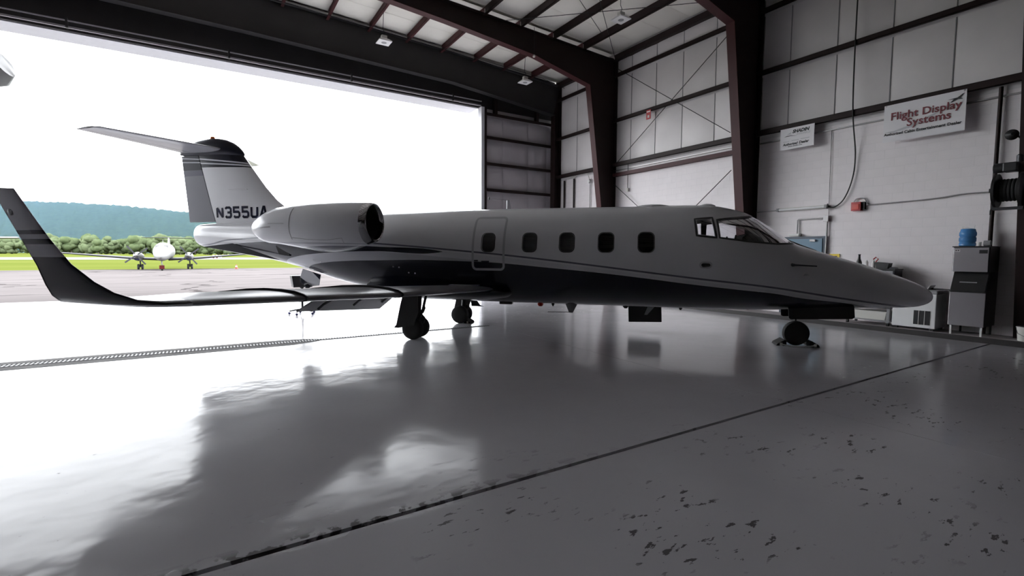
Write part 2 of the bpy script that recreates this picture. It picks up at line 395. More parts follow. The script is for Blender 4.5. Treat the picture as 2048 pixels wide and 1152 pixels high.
boxes('rail', [(-20.3, 9.6, -.05, .0, .01, .06)], M['track'], trk); boxes('rail', [(-20.3, 9.6, -.10, -.06, .17, .20)], M['track'], trk)
for x in (-3.1, .68, 4.4, 8.3): boxes('hanger', [(x, x+.05, -.11, .02, .0, .26)], M['darkmetal'], trk)

# ---- plain left and back walls (mostly behind the camera)
wl = box('wall_left', (XL-.25, XL, YB, 18.1, 0, 9.44), M['dim']); tag(wl, 'left hangar wall', 'wall', kind='structure')
wb = box('wall_back', (XL, 13.8, YB-.25, YB, 0, 10.1), M['dim']); tag(wb, 'back hangar wall', 'wall', kind='structure')

# ---- roof
def slab2(name, top, bot, y0, y1, m, parent=None):
    xs = [13.8, XR, XL-.25]
    pts = [(x, roof_z(min(x, 13.5))+top) for x in xs]+[(x, roof_z(min(x, 13.5))+bot) for x in xs[::-1]]
    return prism(name, pts, 'y', y0, y1, m, parent)
ceil = slab2('ceiling', .25, .10, YB, 18.2, M['vinyl_roof']); tag(ceil, 'insulated hangar roof between dark purlins', 'ceiling', kind='structure')
edges = [13.42]+PURL
for (a, b, ns) in ((17.5, 14.2, 3), (14.04, 8.42, 5)):
    for k in range(len(edges)-1):
        x1, x0 = edges[k]-.02, edges[k+1]+.02
        for s in range(ns):
            ya, yb = a+(b-a)*s/ns, a+(b-a)*(s+1)/ns
            pillow('roof_panel', (x0, yb+.006, roof_z(x0)+.04), (x1-x0, 0, roof_z(x1)-roof_z(x0)), (0, ya-yb-.012, 0), (0, 0, -1), .07, M['vinyl_roof'], ceil, seed=k*11+s)
for (a, b) in ((17.5, 14.14), (14.10, 8.35), (8.31, 2.62), (2.58, -3.17)):
    for x in PURL+[-7-q for q in PURL if q > XR+.5]:
        z = roof_z(x)
        mm = M['steel_red_lit'] if a > 17 else M['steel']  # front bay purlins get the primer with door light in its colour
        boxes('purlin', [(x-.006, x+.006, b, a, z-.24, z+.05), (x-.09, x, b, a, z-.25, z-.24), (x, x+.09, b, a, z+.04, z+.05), (x-.09, x-.08, b, a, z-.25, z-.22)], mm, ceil)

# ---- portal frames
def strip(path, t, w, yc):
    """flange plate following an XZ path, w wide in Y"""
    V, Fc = [], []
    for i in range(len(path)):
        p = Vector((path[i][0], path[i][1])); d = (Vector(path[min(i+1, len(path)-1)])-Vector(path[max(i-1, 0)])).normalized(); nn = Vector((-d.y, d.x))*t/2
        for s, yy in ((1, -w/2), (1, w/2), (-1, w/2), (-1, -w/2)): V.append((p.x+nn.x*s, yc+yy, p.y+nn.y*s))
    for i in range(len(path)-1):
        for j in range(4): Fc.append((i*4+j, i*4+(j+1) % 4, i*4+4+(j+1) % 4, i*4+4+j))
    n = len(V); Fc += [(0, 1, 2, 3), (n-4, n-3, n-2, n-1)]
    return V, Fc
def member(name, inner, outer, yc, w, parent, m, mflange, mirror=False):
    fx_ = (lambda x: -7-x) if mirror else (lambda x: x)
    inner = [(fx_(x), z) for x, z in inner]; outer = [(fx_(x), z) for x, z in outer]
    pl = inner+outer[::-1]
    V, Fc = loft_vf([[(x, yc-.008, z) for x, z in pl], [(x, yc+.008, z) for x, z in pl]])
    me = pymesh(name, V, Fc)
    mats = [0]*len(Fc)
    for path, mi in ((inner, 1), (outer, 0)):
        v, f = strip(path, .018, w, yc); k = len(V); V += v; Fc += [tuple(i+k for i in q) for q in f]; mats += [mi]*len(f)
    me = fixn(pymesh(name, V, Fc)); me.materials.append(m); me.materials.append(mflange)
    me.polygons.foreach_set('material_index', mats)
    return link(name, me, None, parent)
INN_C = [(13.26, .0), (12.1, 7.95)]; OUT_C = [(13.46, .0), (13.46, 9.08)]
INN_R = [(12.1, 7.95), (9.6, 8.48), (6.35, 8.80), (4.6, 8.93), (XR, 9.22)]; OUT_R = [(13.46, 9.08), (9.6, roof_z(9.6)-.22), (6.35, roof_z(6.35)-.22), (4.6, roof_z(4.6)-.22), (XR, roof_z(XR)-.22)]
flab = ['dark steel portal frame deep in the hangar far behind the camera', 'dark steel portal frame behind the camera near the back wall', 'dark steel portal frame in the second bay behind the camera', 'dark steel portal frame at the right edge carrying the hose reel', 'dark red steel portal frame rising behind the cockpit with the thickest column', 'dark red steel portal frame nearer the door, its column behind the cabin']
for y, lb in zip(FY, flab):
    mfl = M['steel'] if y < 3 else M['steel_red_lit']  # inner flanges near the door take the lit copy of the primer
    f = empty('steel_portal', (0, 0, 0), label=lb, cat='steel frame', group='portal frames')
    for mir in (False, True):
        member('column', INN_C, OUT_C, y, .26, f, M['steel'], mfl, mir)
        member('rafter', INN_R, OUT_R, y, .26, f, M['steel'], mfl, mir)
ef = empty('steel_portal', (0, 0, 0), label='dark steel end frame spanning above the door opening', cat='steel frame', group='portal frames')
for mir in (False, True):
    member('column', [(13.12, 0), (13.12, 7.83)], [(13.46, 0), (13.46, 9.08)], 17.62, .3, ef, M['steel'], M['steel'], mir)
    member('rafter', [(13.12, 7.83), (8.25, 8.34), (1.3, 8.56), (XR, 8.64)], [(13.46, 9.08), (8.25, roof_z(8.25)-.1), (1.3, roof_z(1.3)-.1), (XR, roof_z(XR)-.1)], 17.62, .3, ef, M['header'], M['header'], mir)

# ---- hanging roof lamps (switched off), wires
def lamp(x, y, z, lb):
    l = empty('hanging_lamp', (x, y, z), label=lb, cat='lamp', group='square hanging hangar lamps')
    w = .21
    rings = [[(-w, -w, 0), (w, -w, 0), (w, w, 0), (-w, w, 0)], [(-w*.97, -w*.97, .03), (w*.97, -w*.97, .03), (w*.97, w*.97, .03), (-w*.97, w*.97, .03)], [(-.12, -.12, .10), (.12, -.12, .10), (.12, .12, .10), (-.12, .12, .10)]]
    loft('reflector', rings, M['white'], l, smooth=False)
    lathe('lens', [(.0, -.004), (.085, -.004), (.085, .004), (0, .004)], M['grey'], l, n=16)
    boxes('ballast', [(-.09, .09, -.07, .07, .10, .22)], M['offwhite'], l, .01)
    tube('hook', [(0, 0, .22), (.03, 0, .32), (-.03, 0, .42), (0, 0, .99)], .009, M['cable'], l, 6)
lamp(5.0, 15.9, 8.50, 'square white hanging lamp nearest the middle of the door header')
lamp(10.48, 15.9, 8.27, 'square white hanging lamp near the front right corner of the roof')
lamp(10.48, 10.8, 8.58, 'square white hanging lamp between the two portal frames')
w1 = tubes('roof_cable', [([(-3, 16.6, 9.30), (5, 16.62, 9.24), (12, 16.9, 9.02), (13.4, 17.2, 8.95)], .009)], M['cable']); tag(w1, 'thin cable strung across the purlins of the front bay', 'cable')
w2 = tubes('roof_cable', [([(5.5, 8.4, 9.28), (9.0, 11.2, 9.18), (11.4, 12.6, 9.05)], .009)], M['cable']); tag(w2, 'thin cable crossing the roof bay beside the hanging lamp', 'cable')
w3 = tubes('brace_cable', [([(13.2, 13.9, 9.15), (6.8, 8.5, 9.22)], .01)], M['cable']); tag(w3, 'slanting brace wire under the roof running to the wall corner', 'cable')
w4 = tubes('brace_cable', [([(8.2, 13.9, 9.2), (13.2, 8.6, 9.0)], .01)], M['cable']); tag(w4, 'brace wire crossing the other under the middle roof bay', 'cable')
pc = empty('pull_cord', (9.55, 13.95, 8.40), label='thin pull cord with a pale knob hanging from the rafter', cat='cord')
tube('cord', [(0, 0, 0), (0, 0, .95)], .008, M['cable'], pc, 6); lathe('knob', [(0, -.05), (.04, -.03), (.045, 0), (.03, .04), (0, .05)], M['offwhite'], pc, n=12)
# ================================================================== BUSINESS JET (local frame: x forward, y to port, z up, origin on the floor between the main wheels)
jet = empty('business_jet', (4.39, 9.90, 0), R(-45.5), label='white and navy business jet with T-tail and winglets parked across the hangar', cat='airplane')
# fuselage stations: x, top z, bottom z, half width
ST = np.array([
 (-6.58,2.30,1.98,.10),(-6.54,2.37,1.90,.19),(-6.40,2.40,1.84,.24),(-5.9,2.42,1.76,.31),(-5.3,2.44,1.67,.40),(-4.7,2.47,1.58,.51),(-4.22,2.50,1.50,.60),(-3.64,2.53,1.38,.70),(-3.05,2.56,1.23,.79),(-2.61,2.58,1.10,.86),
 (-2.0,2.60,.96,.91),(-1.42,2.61,.86,.935),(-.8,2.62,.77,.95),(-.2,2.63,.71,.95),(.4,2.645,.68,.95),(1.6,2.65,.665,.95),(3.3,2.652,.655,.95),(4.3,2.655,.65,.95),(4.95,2.66,.645,.945),(5.3,2.655,.645,.94),(5.59,2.632,.645,.93),(5.84,2.58,.648,.91),(6.04,2.525,.65,.89),(6.24,2.435,.655,.865),(6.47,2.29,.66,.83),(6.71,2.115,.667,.79),
 (6.88,1.985,.675,.755),(7.03,1.90,.685,.72),(7.26,1.82,.70,.675),(7.43,1.765,.708,.64),(7.77,1.655,.725,.575),(8.11,1.55,.742,.505),(8.45,1.432,.755,.43),(8.78,1.305,.768,.345),(9.0,1.21,.79,.27),(9.13,1.135,.83,.20),(9.21,1.07,.88,.12),(9.25,1.0,.95,.04)])
def hermite(xs, ys):
    d = np.zeros(len(xs)); h = np.diff(xs); s = np.diff(ys)/h
    for i in range(1, len(xs)-1):
        d[i] = 0 if s[i-1]*s[i] <= 0 else 2*s[i-1]*s[i]/(s[i-1]+s[i])
    d[0], d[-1] = s[0], s[-1]
    def f(x):
        x = np.clip(x, xs[0], xs[-1]); i = np.clip(np.searchsorted(xs, x)-1, 0, len(xs)-2)
        t = (x-xs[i])/h[i]
        return (2*t**3-3*t**2+1)*ys[i]+(t**3-2*t**2+t)*h[i]*d[i]+(-2*t**3+3*t**2)*ys[i+1]+(t**3-t**2)*h[i]*d[i+1]
    return f
zt_, zb_, hw_ = (hermite(ST[:, 0], ST[:, k]) for k in (1, 2, 3))
def sec(x, inset=0.0):
    zt, zb, w = float(zt_(x)), float(zb_(x)), float(hw_(x)); return (zt+zb)/2, max((zt-zb)/2-inset, .005), max(w-inset, .005)
def ring(x, n=48, inset=0.0):
    zc, h, w = sec(x, inset)
    return [(x, w*math.cos(2*math.pi*k/n), zc+h*math.sin(2*math.pi*k/n)) for k in range(n)]
def ysurf(x, z, off=0.0):
    zc, h, w = sec(x); q = max(0.0, 1-((z-zc)/h)**2); return w*math.sqrt(q)+off
def curve_node(n, l, src, pts, lo=-7.0, hi=9.5, zmax=4.6):
    mr = n.new('ShaderNodeMapRange'); mr.inputs[1].default_value = lo; mr.inputs[2].default_value = hi; mr.clamp = True; l.new(src, mr.inputs[0])
    fc = n.new('ShaderNodeFloatCurve'); c = fc.mapping.curves[0]
    P = [((x-lo)/(hi-lo), z/zmax) for x, z in pts]
    while len(c.points) < len(P): c.points.new(.5, .5)
    for q, p in zip(c.points, P): q.location = p; q.handle_type = 'AUTO'
    fc.mapping.extend = 'HORIZONTAL'; fc.mapping.update(); l.new(mr.outputs[0], fc.inputs['Value'])
    mu = n.new('ShaderNodeMath'); mu.operation = 'MULTIPLY'; mu.inputs[1].default_value = zmax; l.new(fc.outputs[0], mu.inputs[0]); return mu.outputs[0]
def paint(name, bands, base=(0.62, 0.62, 0.645), rough=.22, coat=.15, spec=.5):
    """bands painted in order: (colour, lower curve or None, upper curve or None); a curve is a list of (x,z)"""
    m = bpy.data.materials.new(name); m.use_nodes = True; n, l = nodes_of(m); b = n['Principled BSDF']
    b.inputs['Roughness'].default_value = rough; b.inputs['Coat Weight'].default_value = coat; b.inputs['Coat Roughness'].default_value = .08; b.inputs['Specular IOR Level'].default_value = spec
    tc = n.new('ShaderNodeTexCoord'); sp = n.new('ShaderNodeSeparateXYZ'); l.new(tc.outputs['Object'], sp.inputs[0])
    nz = n.new('ShaderNodeTexNoise'); nz.inputs['Scale'].default_value = 2.5; l.new(tc.outputs['Object'], nz.inputs['Vector'])
    b0 = n.new('ShaderNodeMix'); b0.data_type = 'RGBA'; b0.inputs[6].default_value = tuple(c*.96 for c in base)+(1,); b0.inputs[7].default_value = tuple(min(1, c*1.03) for c in base)+(1,); l.new(nz.outputs[0], b0.inputs[0])
    cur = b0.outputs[2]
    for col, lo, hi in bands:
        fac = None
        for crv, op in ((lo, 'GREATER_THAN'), (hi, 'LESS_THAN')):
            if crv is None: continue
            c = n.new('ShaderNodeMath'); c.operation = op; l.new(sp.outputs[2], c.inputs[0]); l.new(curve_node(n, l, sp.outputs[0], crv), c.inputs[1])
            if fac is None: fac = c.outputs[0]
            else:
                a = n.new('ShaderNodeMath'); a.operation = 'MULTIPLY'; l.new(fac, a.inputs[0]); l.new(c.outputs[0], a.inputs[1]); fac = a.outputs[0]
        mx = n.new('ShaderNodeMix'); mx.data_type = 'RGBA'; mx.inputs[7].default_value = col+(1,); l.new(fac, mx.inputs[0]); l.new(cur, mx.inputs[6]); cur = mx.outputs[2]
    l.new(cur, b.inputs['Base Color']); return m
NAVY, SILVER, DKGREY = (0.005, 0.006, 0.016), (0.42, 0.42, 0.45), (0.13, 0.13, 0.16)
thin = [(-6.6,1.86),(-5.97,1.90),(-5.446,1.985),(-4.88,2.015),(-4.33,2.036),(-3.79,2.023),(-1.144,1.899),(.974,1.734),(1.629,1.675),(2.642,1.569),(3.479,1.473),(5.075,1.283),(6.539,1.119),(6.923,1.06),(7.585,.955),(8.322,.851),(9.2,.74)]
navytop = [(-3.6,.9),(-2.975,1.40),(-2.477,1.485),(-1.752,1.535),(-1.167,1.548),(-.228,1.566),(.382,1.557),(.964,1.542),(1.622,1.511),(2.368,1.448),(3.479,1.349),(4.232,1.267),(5.082,1.164),(5.894,1.078),(6.552,1.012),(6.943,.945),(7.925,.828),(8.5,.70)]
wup = [(-6.1,1.82),(-5.17,1.90),(-4.65,1.93),(-4.023,1.949),(-3.369,1.94),(-2.61,1.90),(-1.145,1.836),(.362,1.733),(.6,1.6)]
wlo = [(-4.2,.6),(-3.9,1.30),(-3.642,1.53),(-3.25,1.615),(-2.613,1.685),(-1.874,1.726),(-1.2,1.74),(.362,1.732),(.6,1.9)]
sh = lambda c, d: [(x, z+d) for x, z in c]
M['fus'] = paint('jet_fuselage_paint', [(SILVER, None, sh(thin, -.05)), (DKGREY, sh(thin, -.016), sh(thin, .016)), ((.56, .56, .59), sh(thin, -.16), sh(thin, -.05)), (NAVY, wlo, wup), (NAVY, None, navytop)])
# outer skin + inner liner as one hollow shell, windows cut right through
xsO = np.concatenate([np.linspace(-6.58, -6.4, 5), np.arange(-6.2, 4.6, .2), np.arange(4.7, 7.1, .08), np.arange(7.2, 8.9, .14), [8.95, 9.03, 9.1, 9.16, 9.205, 9.235, 9.25]])
V, Fc = loft_vf([ring(x) for x in xsO]); nO = len(Fc)
vi, fi = loft_vf([ring(x, 48, .045) for x in np.concatenate([np.arange(-1.2, 4.7, .4), np.arange(4.7, 7.05, .1)])])
k = len(V); V += vi; Fc += [tuple(i+k for i in f)[::-1] for f in fi]
shell = pymesh('fuselage', V, Fc)
bm = bmesh.new(); bm.from_mesh(shell); bm.faces.ensure_lookup_table()
outer = bm.faces[:nO]; inner = bm.faces[nO:]
bmesh.ops.recalc_face_normals(bm, faces=outer); bmesh.ops.recalc_face_normals(bm, faces=inner)
if outer[len(outer)//2].normal.dot(outer[len(outer)//2].calc_center_median()-Vector((outer[len(outer)//2].calc_center_median().x, 0, 1.6))) < 0: bmesh.ops.reverse_faces(bm, faces=outer)
fi_ = inner[len(inner)//2]
if fi_.normal.dot(fi_.calc_center_median()-Vector((fi_.calc_center_median().x, 0, 1.6))) > 0: bmesh.ops.reverse_faces(bm, faces=inner)
for f in inner: f.material_index = 1
bm.to_mesh(shell); bm.free()
WX = [(1.171, 1.428), (1.996, 2.262), (2.712, 2.984), (3.440, 3.713), (4.159, 4.432)]; WZ = (1.742, 2.094)
AFTW = [(5.175, 2.325), (5.435, 2.345), (5.475, 2.03), (5.195, 2.065)]
WSP = [(5.545, 2.317), (5.805, 2.347), (6.10, 2.376), (6.205, 2.41), (6.32, 2.62), (7.1, 2.25), (6.90, 1.925), (6.52, 1.912), (6.0, 1.955), (5.8, 1.985), (5.57, 2.016)]
cV, cF = [], []
def add_cut(pts, y0, y1):
    v, f = loft_vf([[(x, y0, z) for x, z in pts], [(x, y1, z) for x, z in pts]]); kk = len(cV); cV.extend(v); cF.extend(tuple(i+kk for i in q) for q in f)
for s in (-1, 1):
    for i, (a, b) in enumerate(WX):
        if s == 1: continue
        add_cut(rrect(a, b, WZ[0], WZ[1], .085), s*.6, s*1.3)
    add_cut(AFTW, s*.5, s*1.3); add_cut(WSP, s*.035, s*1.3)
add_cut([(4.05, .45), (4.68, .45), (4.68, 1.2), (4.05, 1.2)], .45, 1.3)   # doorway low on the port side
cutter = link('cutter', fixn(pymesh('cutter', cV, cF)), None, jet)
fus = link('fuselage', shell, [M['fus'], M['liner']], jet)
md = fus.modifiers.new('b', 'BOOLEAN'); md.operation = 'DIFFERENCE'; md.object = cutter; md.solver = 'EXACT'
bpy.context.view_layer.update()
me2 = bpy.data.meshes.new_from_object(fus.evaluated_get(bpy.context.evaluated_depsgraph_get())); fus.modifiers.clear(); fus.data = me2; autosmooth(me2, 35)
bpy.data.objects.remove(cutter)

def patch(name, x0, x1, zl, zu, s, off, m, parent, nx=14, nz=8):
    V, Fc = [], []
    for i in range(nx+1):
        x = x0+(x1-x0)*i/nx; zc, h, w = sec(x); a = math.asin(max(-1, min(1, (zl(x)-zc)/h))); b = math.asin(max(-1, min(.9992, (zu(x)-zc)/h)))
        for j in range(nz+1):
            t = a+(b-a)*j/nz; V.append((x, s*((w+off)*math.cos(t)), zc+(h+off)*math.sin(t)))
    for i in range(nx):
        for j in range(nz):
            kk = i*(nz+1)+j; Fc.append((kk, kk+1, kk+nz+2, kk+nz+1))
    return link(name, pymesh(name, V, Fc), m, parent, True)
lin = lambda pts: (lambda x: float(np.interp(x, [p[0] for p in pts], [p[1] for p in pts])))
for s in (-1, 1):
    for i, (a, b) in enumerate(WX):
        if s == 1: continue
        patch('cabin_window_pane', a-.01, b+.01, lambda x: WZ[0]-.01, lambda x: WZ[1]+.01, s, -.022, M['tint'], jet, 5, 5)
    patch('side_window_pane', 5.165, 5.48, lin([(5.165, 2.06), (5.48, 2.02)]), lin([(5.165, 2.335), (5.48, 2.36)]), s, -.015, M['glass'], jet, 6, 6)
    patch('windshield_pane', 5.545, 6.93, lin([(5.54, 2.01), (5.8, 1.98), (6.0, 1.95), (6.52, 1.908), (6.93, 1.92)]), lambda x: lin([(5.54, 2.33), (5.8, 2.355), (6.1, 2.385), (6.2, 2.415)])(x) if x < 6.2 else 5.0, s, -.012, M['glass'], jet, 24, 10)
for (a, b) in WX[:3]: patch('window_shade', a-.03, b+.03, lambda x: WZ[0]-.03, lambda x: WZ[1]+.03, -1, -.055, mat('grey_window_shade', (.30, .30, .30), .8), jet, 5, 5)
# strips lying on the skin
def skin_strip(name, pts, wdt, m, parent, off=.003, closed=True, s=-1):
    P = [Vector(p) for p in pts]; V, Fc = [], []; n = len(P)
    for i in range(n):
        a, b = (P[i-1], P[(i+1) % n]) if closed else (P[max(i-1, 0)], P[min(i+1, n-1)])
        d = (b-a).normalized(); nn = Vector((-d.y, d.x))*wdt/2
        for q in (P[i]+nn, P[i]-nn):
            zc, h, w = sec(q.x); t = math.asin(max(-1, min(1, (q.y-zc)/h))); V.append((q.x, s*(w+off)*math.cos(t), zc+(h+off)*math.sin(t)))
    for i in range(n if closed else n-1):
        j = (i+1) % n; Fc.append((i*2, i*2+1, j*2+1, j*2))
    return poly(name, V, Fc, m, parent, True)
M['seal'] = mat('window_seal', (0.05, 0.05, 0.05), .5)
def dens(pts, step=.05):
    out = []
    for i in range(len(pts)):
        a, b = Vector(pts[i]), Vector(pts[(i+1) % len(pts)]); n = max(1, int((b-a).length/step)); out += [tuple(a.lerp(b, t/n)) for t in range(n)]
    return out
for s in (-1, 1):
    skin_strip('side_window_frame', dens([(5.145, 2.345), (5.45, 2.37), (5.50, 2.0), (5.165, 2.04)]), .035, M['seal'], jet, s=s)
    skin_strip('windshield_frame', dens([(6.15, 2.405), (6.1, 2.392), (5.805, 2.364), (5.525, 2.33), (5.553, 2.0), (5.8, 1.968), (6.0, 1.937), (6.52, 1.893), (6.9, 1.905)])[:-15], .032, M['seal'], jet, closed=False, s=s)
for i, (a, b) in enumerate(WX): skin_strip('cabin_window_frame', dens(rrect(a-.008, b+.008, WZ[0]-.008, WZ[1]+.008, .09, 5), .04), .014, M['seal'], jet)
hatch = skin_strip('escape_hatch_outline', dens(rrect(.99, 1.62, 1.39, 2.42, .07, 4), .06), .045, M['jetgrey'], jet)
box('hatch_handle', (1.17, 1.33, -.962, -.952, 1.53, 1.56), M['darkmetal'], jet); box('hatch_latch', (1.02, 1.10, -.960, -.950, 1.545, 1.575), M['darkmetal'], jet)
prism('static_port', rrect(5.25, 5.40, 1.49, 1.545, .027), 'y', -.955, -.92, M['black'], jet)
skin_strip('static_port_ring', rrect(5.225, 5.425, 1.465, 1.57, .05, 5), .012, M['jetgrey'], jet)
# pitot probe, angle vane
tubes('pitot_probe', [([(6.76, -ysurf(6.76, 1.53)+.01, 1.53), (6.80, -ysurf(6.8, 1.53)-.07, 1.528), (7.13, -ysurf(6.9, 1.52)-.09, 1.512)], [.03, .016, .011])], M['darkmetal'], jet)
prism('angle_vane', [(6.94, 1.345), (7.03, 1.355), (7.01, 1.375), (6.96, 1.38)], 'y', -ysurf(6.98, 1.36)-.05, -ysurf(6.98, 1.36)+.01, M['jetgrey'], jet)
tube('windshield_air_duct', [(6.86, .10, 2.005), (6.98, .12, 1.955), (7.2, .13, 1.865), (7.42, .12, 1.785)], [.022, .02, .018, .012], M['black'], jet)
# top fairings
def bump(name, x0, x1, z, h, w, m):
    rr = []
    for t in (0, .06, .2, .45, .75, .93, 1):
        f = math.sin(math.pi*min(max(t, .02), .98))**.45; x = x0+(x1-x0)*t
        rr.append([(x, w*f*math.cos(a), z+max(h*f, .004)*math.sin(a) if math.sin(a) > 0 else z-.03) for a in [2*math.pi*q/16 for q in range(16)]])
    return loft(name, rr, m, jet)
bump('antenna_fairing', 4.12, 4.76, 2.645, .05, .16, M['jetwhite']); bump('antenna_fairing', 5.30, 5.60, 2.632, .055, .10, M['jetwhite']); bump('top_antenna', .37, .53, 2.635, .02, .04, M['jetgrey'])

# cockpit inside: glareshield, seats
prism('glareshield', [(6.0, 1.75), (6.02, 2.02), (6.12, 2.10), (6.28, 2.09), (6.72, 1.88), (6.72, 1.7)], 'y', -.40, .40, M['liner'], jet, .02)
for y in (-.42, .42):
    st = box('pilot_seat', (5.25, 5.75, y-.22, y+.22, 1.15, 1.45), M['liner'], jet, .04)
    prism('seat_back', [(5.22, 1.4), (5.36, 1.42), (5.24, 1.95), (5.12, 1.95)], 'y', y-.2, y+.2, M['liner'], st, .03)
    tube('control_yoke', [(6.0, y, 1.8), (5.88, y, 1.88), (5.87, y-.12, 1.98), (5.88, y-.14, 2.06)], .018, M['liner'], jet)
box('cockpit_bulkhead', (5.0, 5.04, -.50, .50, 1.0, 2.38), M['liner'], jet)
box('cabin_floor', (-1.0, 6.6, -.68, .68, 1.02, 1.06), M['liner'], jet)
for x, y in ((1.9, -.5), (2.6, -.5), (3.6, .5), (2.6, .5)):
    st = box('cabin_seat', (x-.25, x+.25, y-.25, y+.25, 1.06, 1.45), M['liner'], jet, .04); box('seat_back', (x-.25, x-.13, y-.24, y+.24, 1.45, 1.98), M['liner'], st, .03)

# ---- lifting surfaces
AFC = [1, .95, .86, .74, .6, .45, .3, .18, .09, .035, .008, 0]
def naca(c, t): return 5*t*(.2969*math.sqrt(c)-.126*c-.3516*c*c+.2843*c**3-.1036*c**4)
def section(le, te, nrm, t, c0=0.0, c1=1.0, camber=.0):
    le, te, nrm = Vector(le), Vector(te), Vector(nrm).normalized(); ch = (te-le).length; cs = [c0+(c1-c0)*c for c in AFC]
    upv = [le+(te-le)*c+nrm*ch*(naca(c, t)+camber*4*c*(1-c)) for c in cs]; lov = [le+(te-le)*c+nrm*ch*(-naca(c, t)*.9+camber*4*c*(1-c)) for c in cs[::-1]]
    return upv+lov[(1 if c0 == 0 else 0):]
def wing(s):
    W = [((1.47, .5, .97), (-1.25, .5, .93), (0, 0, 1), .055), ((1.35, 1.0, 1.0), (-1.25, 1.0, .95), (0, 0, 1), .06), ((.75, 3.6, 1.085), (-1.24, 3.6, 1.06), (0, 0, 1), .085), ((.20, 6.0, 1.20), (-1.22, 6.0, 1.175), (0, 0, 1), .088),
         ((.06, 6.42, 1.213), (-1.20, 6.42, 1.195), (0, 0, 1), .08), ((-.02, 6.62, 1.228), (-1.13, 6.62, 1.21), (0, -.35, 1), .08), ((-.18, 6.74, 1.262), (-1.06, 6.76, 1.235), (0, -.7, .7), .085), ((-.36, 6.81, 1.335), (-1.02, 6.85, 1.30), (0, -1, .5), .09),
         ((-.52, 6.85, 1.43), (-1.03, 6.89, 1.40), (0, -1, .32), .10), ((-.70, 6.90, 1.585), (-1.07, 6.92, 1.57), (0, -1, .22), .11), ((-.82, 6.97, 1.80), (-1.13, 6.98, 1.79), (0, -1, .2), .11), ((-.91, 7.04, 2.02), (-1.20, 7.04, 2.02), (0, -1, .2), .11), ((-.985, 7.10, 2.215), (-1.25, 7.10, 2.23), (0, -1, .2), .11)]
    f = lambda p: (p[0], s*p[1], p[2])
    rings = [section(f(a), f(b), f(n), t, camber=cm) for (a, b, n, t), cm in zip(W, [0, .002, .016, .02]+[.016, .01, .004]+[0]*6)]
    if s > 0: rings = [r[::-1] for r in rings]
    w = loft('wing', [r for r in rings[:5]], M['wingpaint'], jet); 
    loft('winglet', [r for r in rings[4:]], M['winglet'], jet, sharp=60)
    # polished leading edge cuff
    def cuff(ra, a, b):
        out = []
        for r in ra:
            out.append(r)
        return out
    # stall fences, standing on the top skin and wrapping the nose
    for yy in (3.56, 5.22):
        i = 2 if yy < 6 else 3
        le = (np.interp(yy, [1, 3.6, 6.0], [1.35, .75, .20]), np.interp(yy, [1, 3.6, 6.0], [1.0, 1.085, 1.20])); te = (-1.24, np.interp(yy, [1, 3.6, 6.0], [.95, 1.06, 1.175])); ch = le[0]-te[0]
        prof = []
        for c in (.96, .75, .5, .35, .2, .1, .04, .01, 0): prof.append((le[0]-c*ch, le[1]+(te[1]-le[1])*c+ch*(naca(c, .087)+.068*c*(1-c))))
        low = [(le[0]-c*ch, le[1]+(te[1]-le[1])*c+ch*(.08*c*(1-c)-naca(c, .09)*.9)) for c in (.01, .03, .06)]
        ins = prof+low; hh = [.006, .022, .028, .030, .030, .030, .030, .030, .030, .024, .016, .004]
        outp = []
        for q, p in enumerate(ins):
            if q < 6: outp.append((p[0], p[1]+hh[q]))
            else:
                d = Vector((p[0]-(le[0]-.12), p[1]-le[1])).normalized(); outp.append((p[0]+d.x*hh[q], p[1]+d.y*hh[q]))
        ins2 = [(p[0], p[1]-.012) if q < 6 else (p[0]-.012, p[1]) for q, p in enumerate(ins)]
        V, Fc = [], []
        for q in range(len(ins)):
            for yq in (yy-.007, yy+.007): V.append((ins2[q][0], s*yq, ins2[q][1])); V.append((outp[q][0], s*yq, outp[q][1]))
        for q in range(len(ins)-1):
            a, b = q*4, q*4+4; Fc += [(a, a+1, b+1, b), (a+2, a+3, b+3, b+2), (a+1, a+3, b+3, b+1)]
        poly('wing_fence', V, Fc, M['black'], jet)
    # flap let down
    fl = [section((-.52, s*y, z), (-.93, s*y, zt), (.5, 0, 1), .10) for y, z, zt in ((1.18, .91, .565), (3.74, 1.02, .80))]
    loft('flap', fl, M['flap'], jet)
    for y, zz in ((1.5, .90), (2.5, .94), (3.5, .98)): tube('flap_hinge', [(-.45, s*y, zz), (-.6, s*y, zz-.08), (-.70, s*y, zz-.16)], .02, M['darkmetal'], jet)
    lathe('navigation_light', [(0, -.02), (.03, -.012), (.035, 0), (.02, .02), (0, .028)], M['redglass'] if s > 0 else M['grey'], jet, axis='y', org=(-1.12, s*7.045, 2.03), n=12)
M['wingpaint'] = mat('wing_grey_paint', (0.13, 0.13, 0.14), .30, var=.06, coat=.0, scale=2, spec=.3)
M['flap'] = mat('flap_grey_paint', (0.20, 0.20, 0.21), .4, var=.1)
M['winglet'] = paint('winglet_paint', [(NAVY, None, [(-3, 1.645), (3, 1.645)]), (NAVY, [(-3, 1.755), (3, 1.755)], [(-3, 1.80), (3, 1.80)]), ((.03, .03, .05), [(-3, 1.84), (3, 1.84)], [(-3, 1.875), (3, 1.875)]), ((.44, .44, .47), None, [(-3, 1.222), (3, 1.222)])], base=(.40, .40, .43))
for s in (-1, 1): wing(s)
# belly fairing under the wing
loft('belly_fairing', [[(x, w*math.cos(a), .93+h*math.sin(a)) for a in [2*math.pi*q/24 for q in range(24)]] for x, w, h in ((-1.75, .3, .05), (-1.5, .75, .15), (-.9, 1.0, .22), (.2, 1.05, .24), (1.1, 1.02, .22), (1.6, .85, .15), (1.85, .4, .05))], M['fus'], jet)
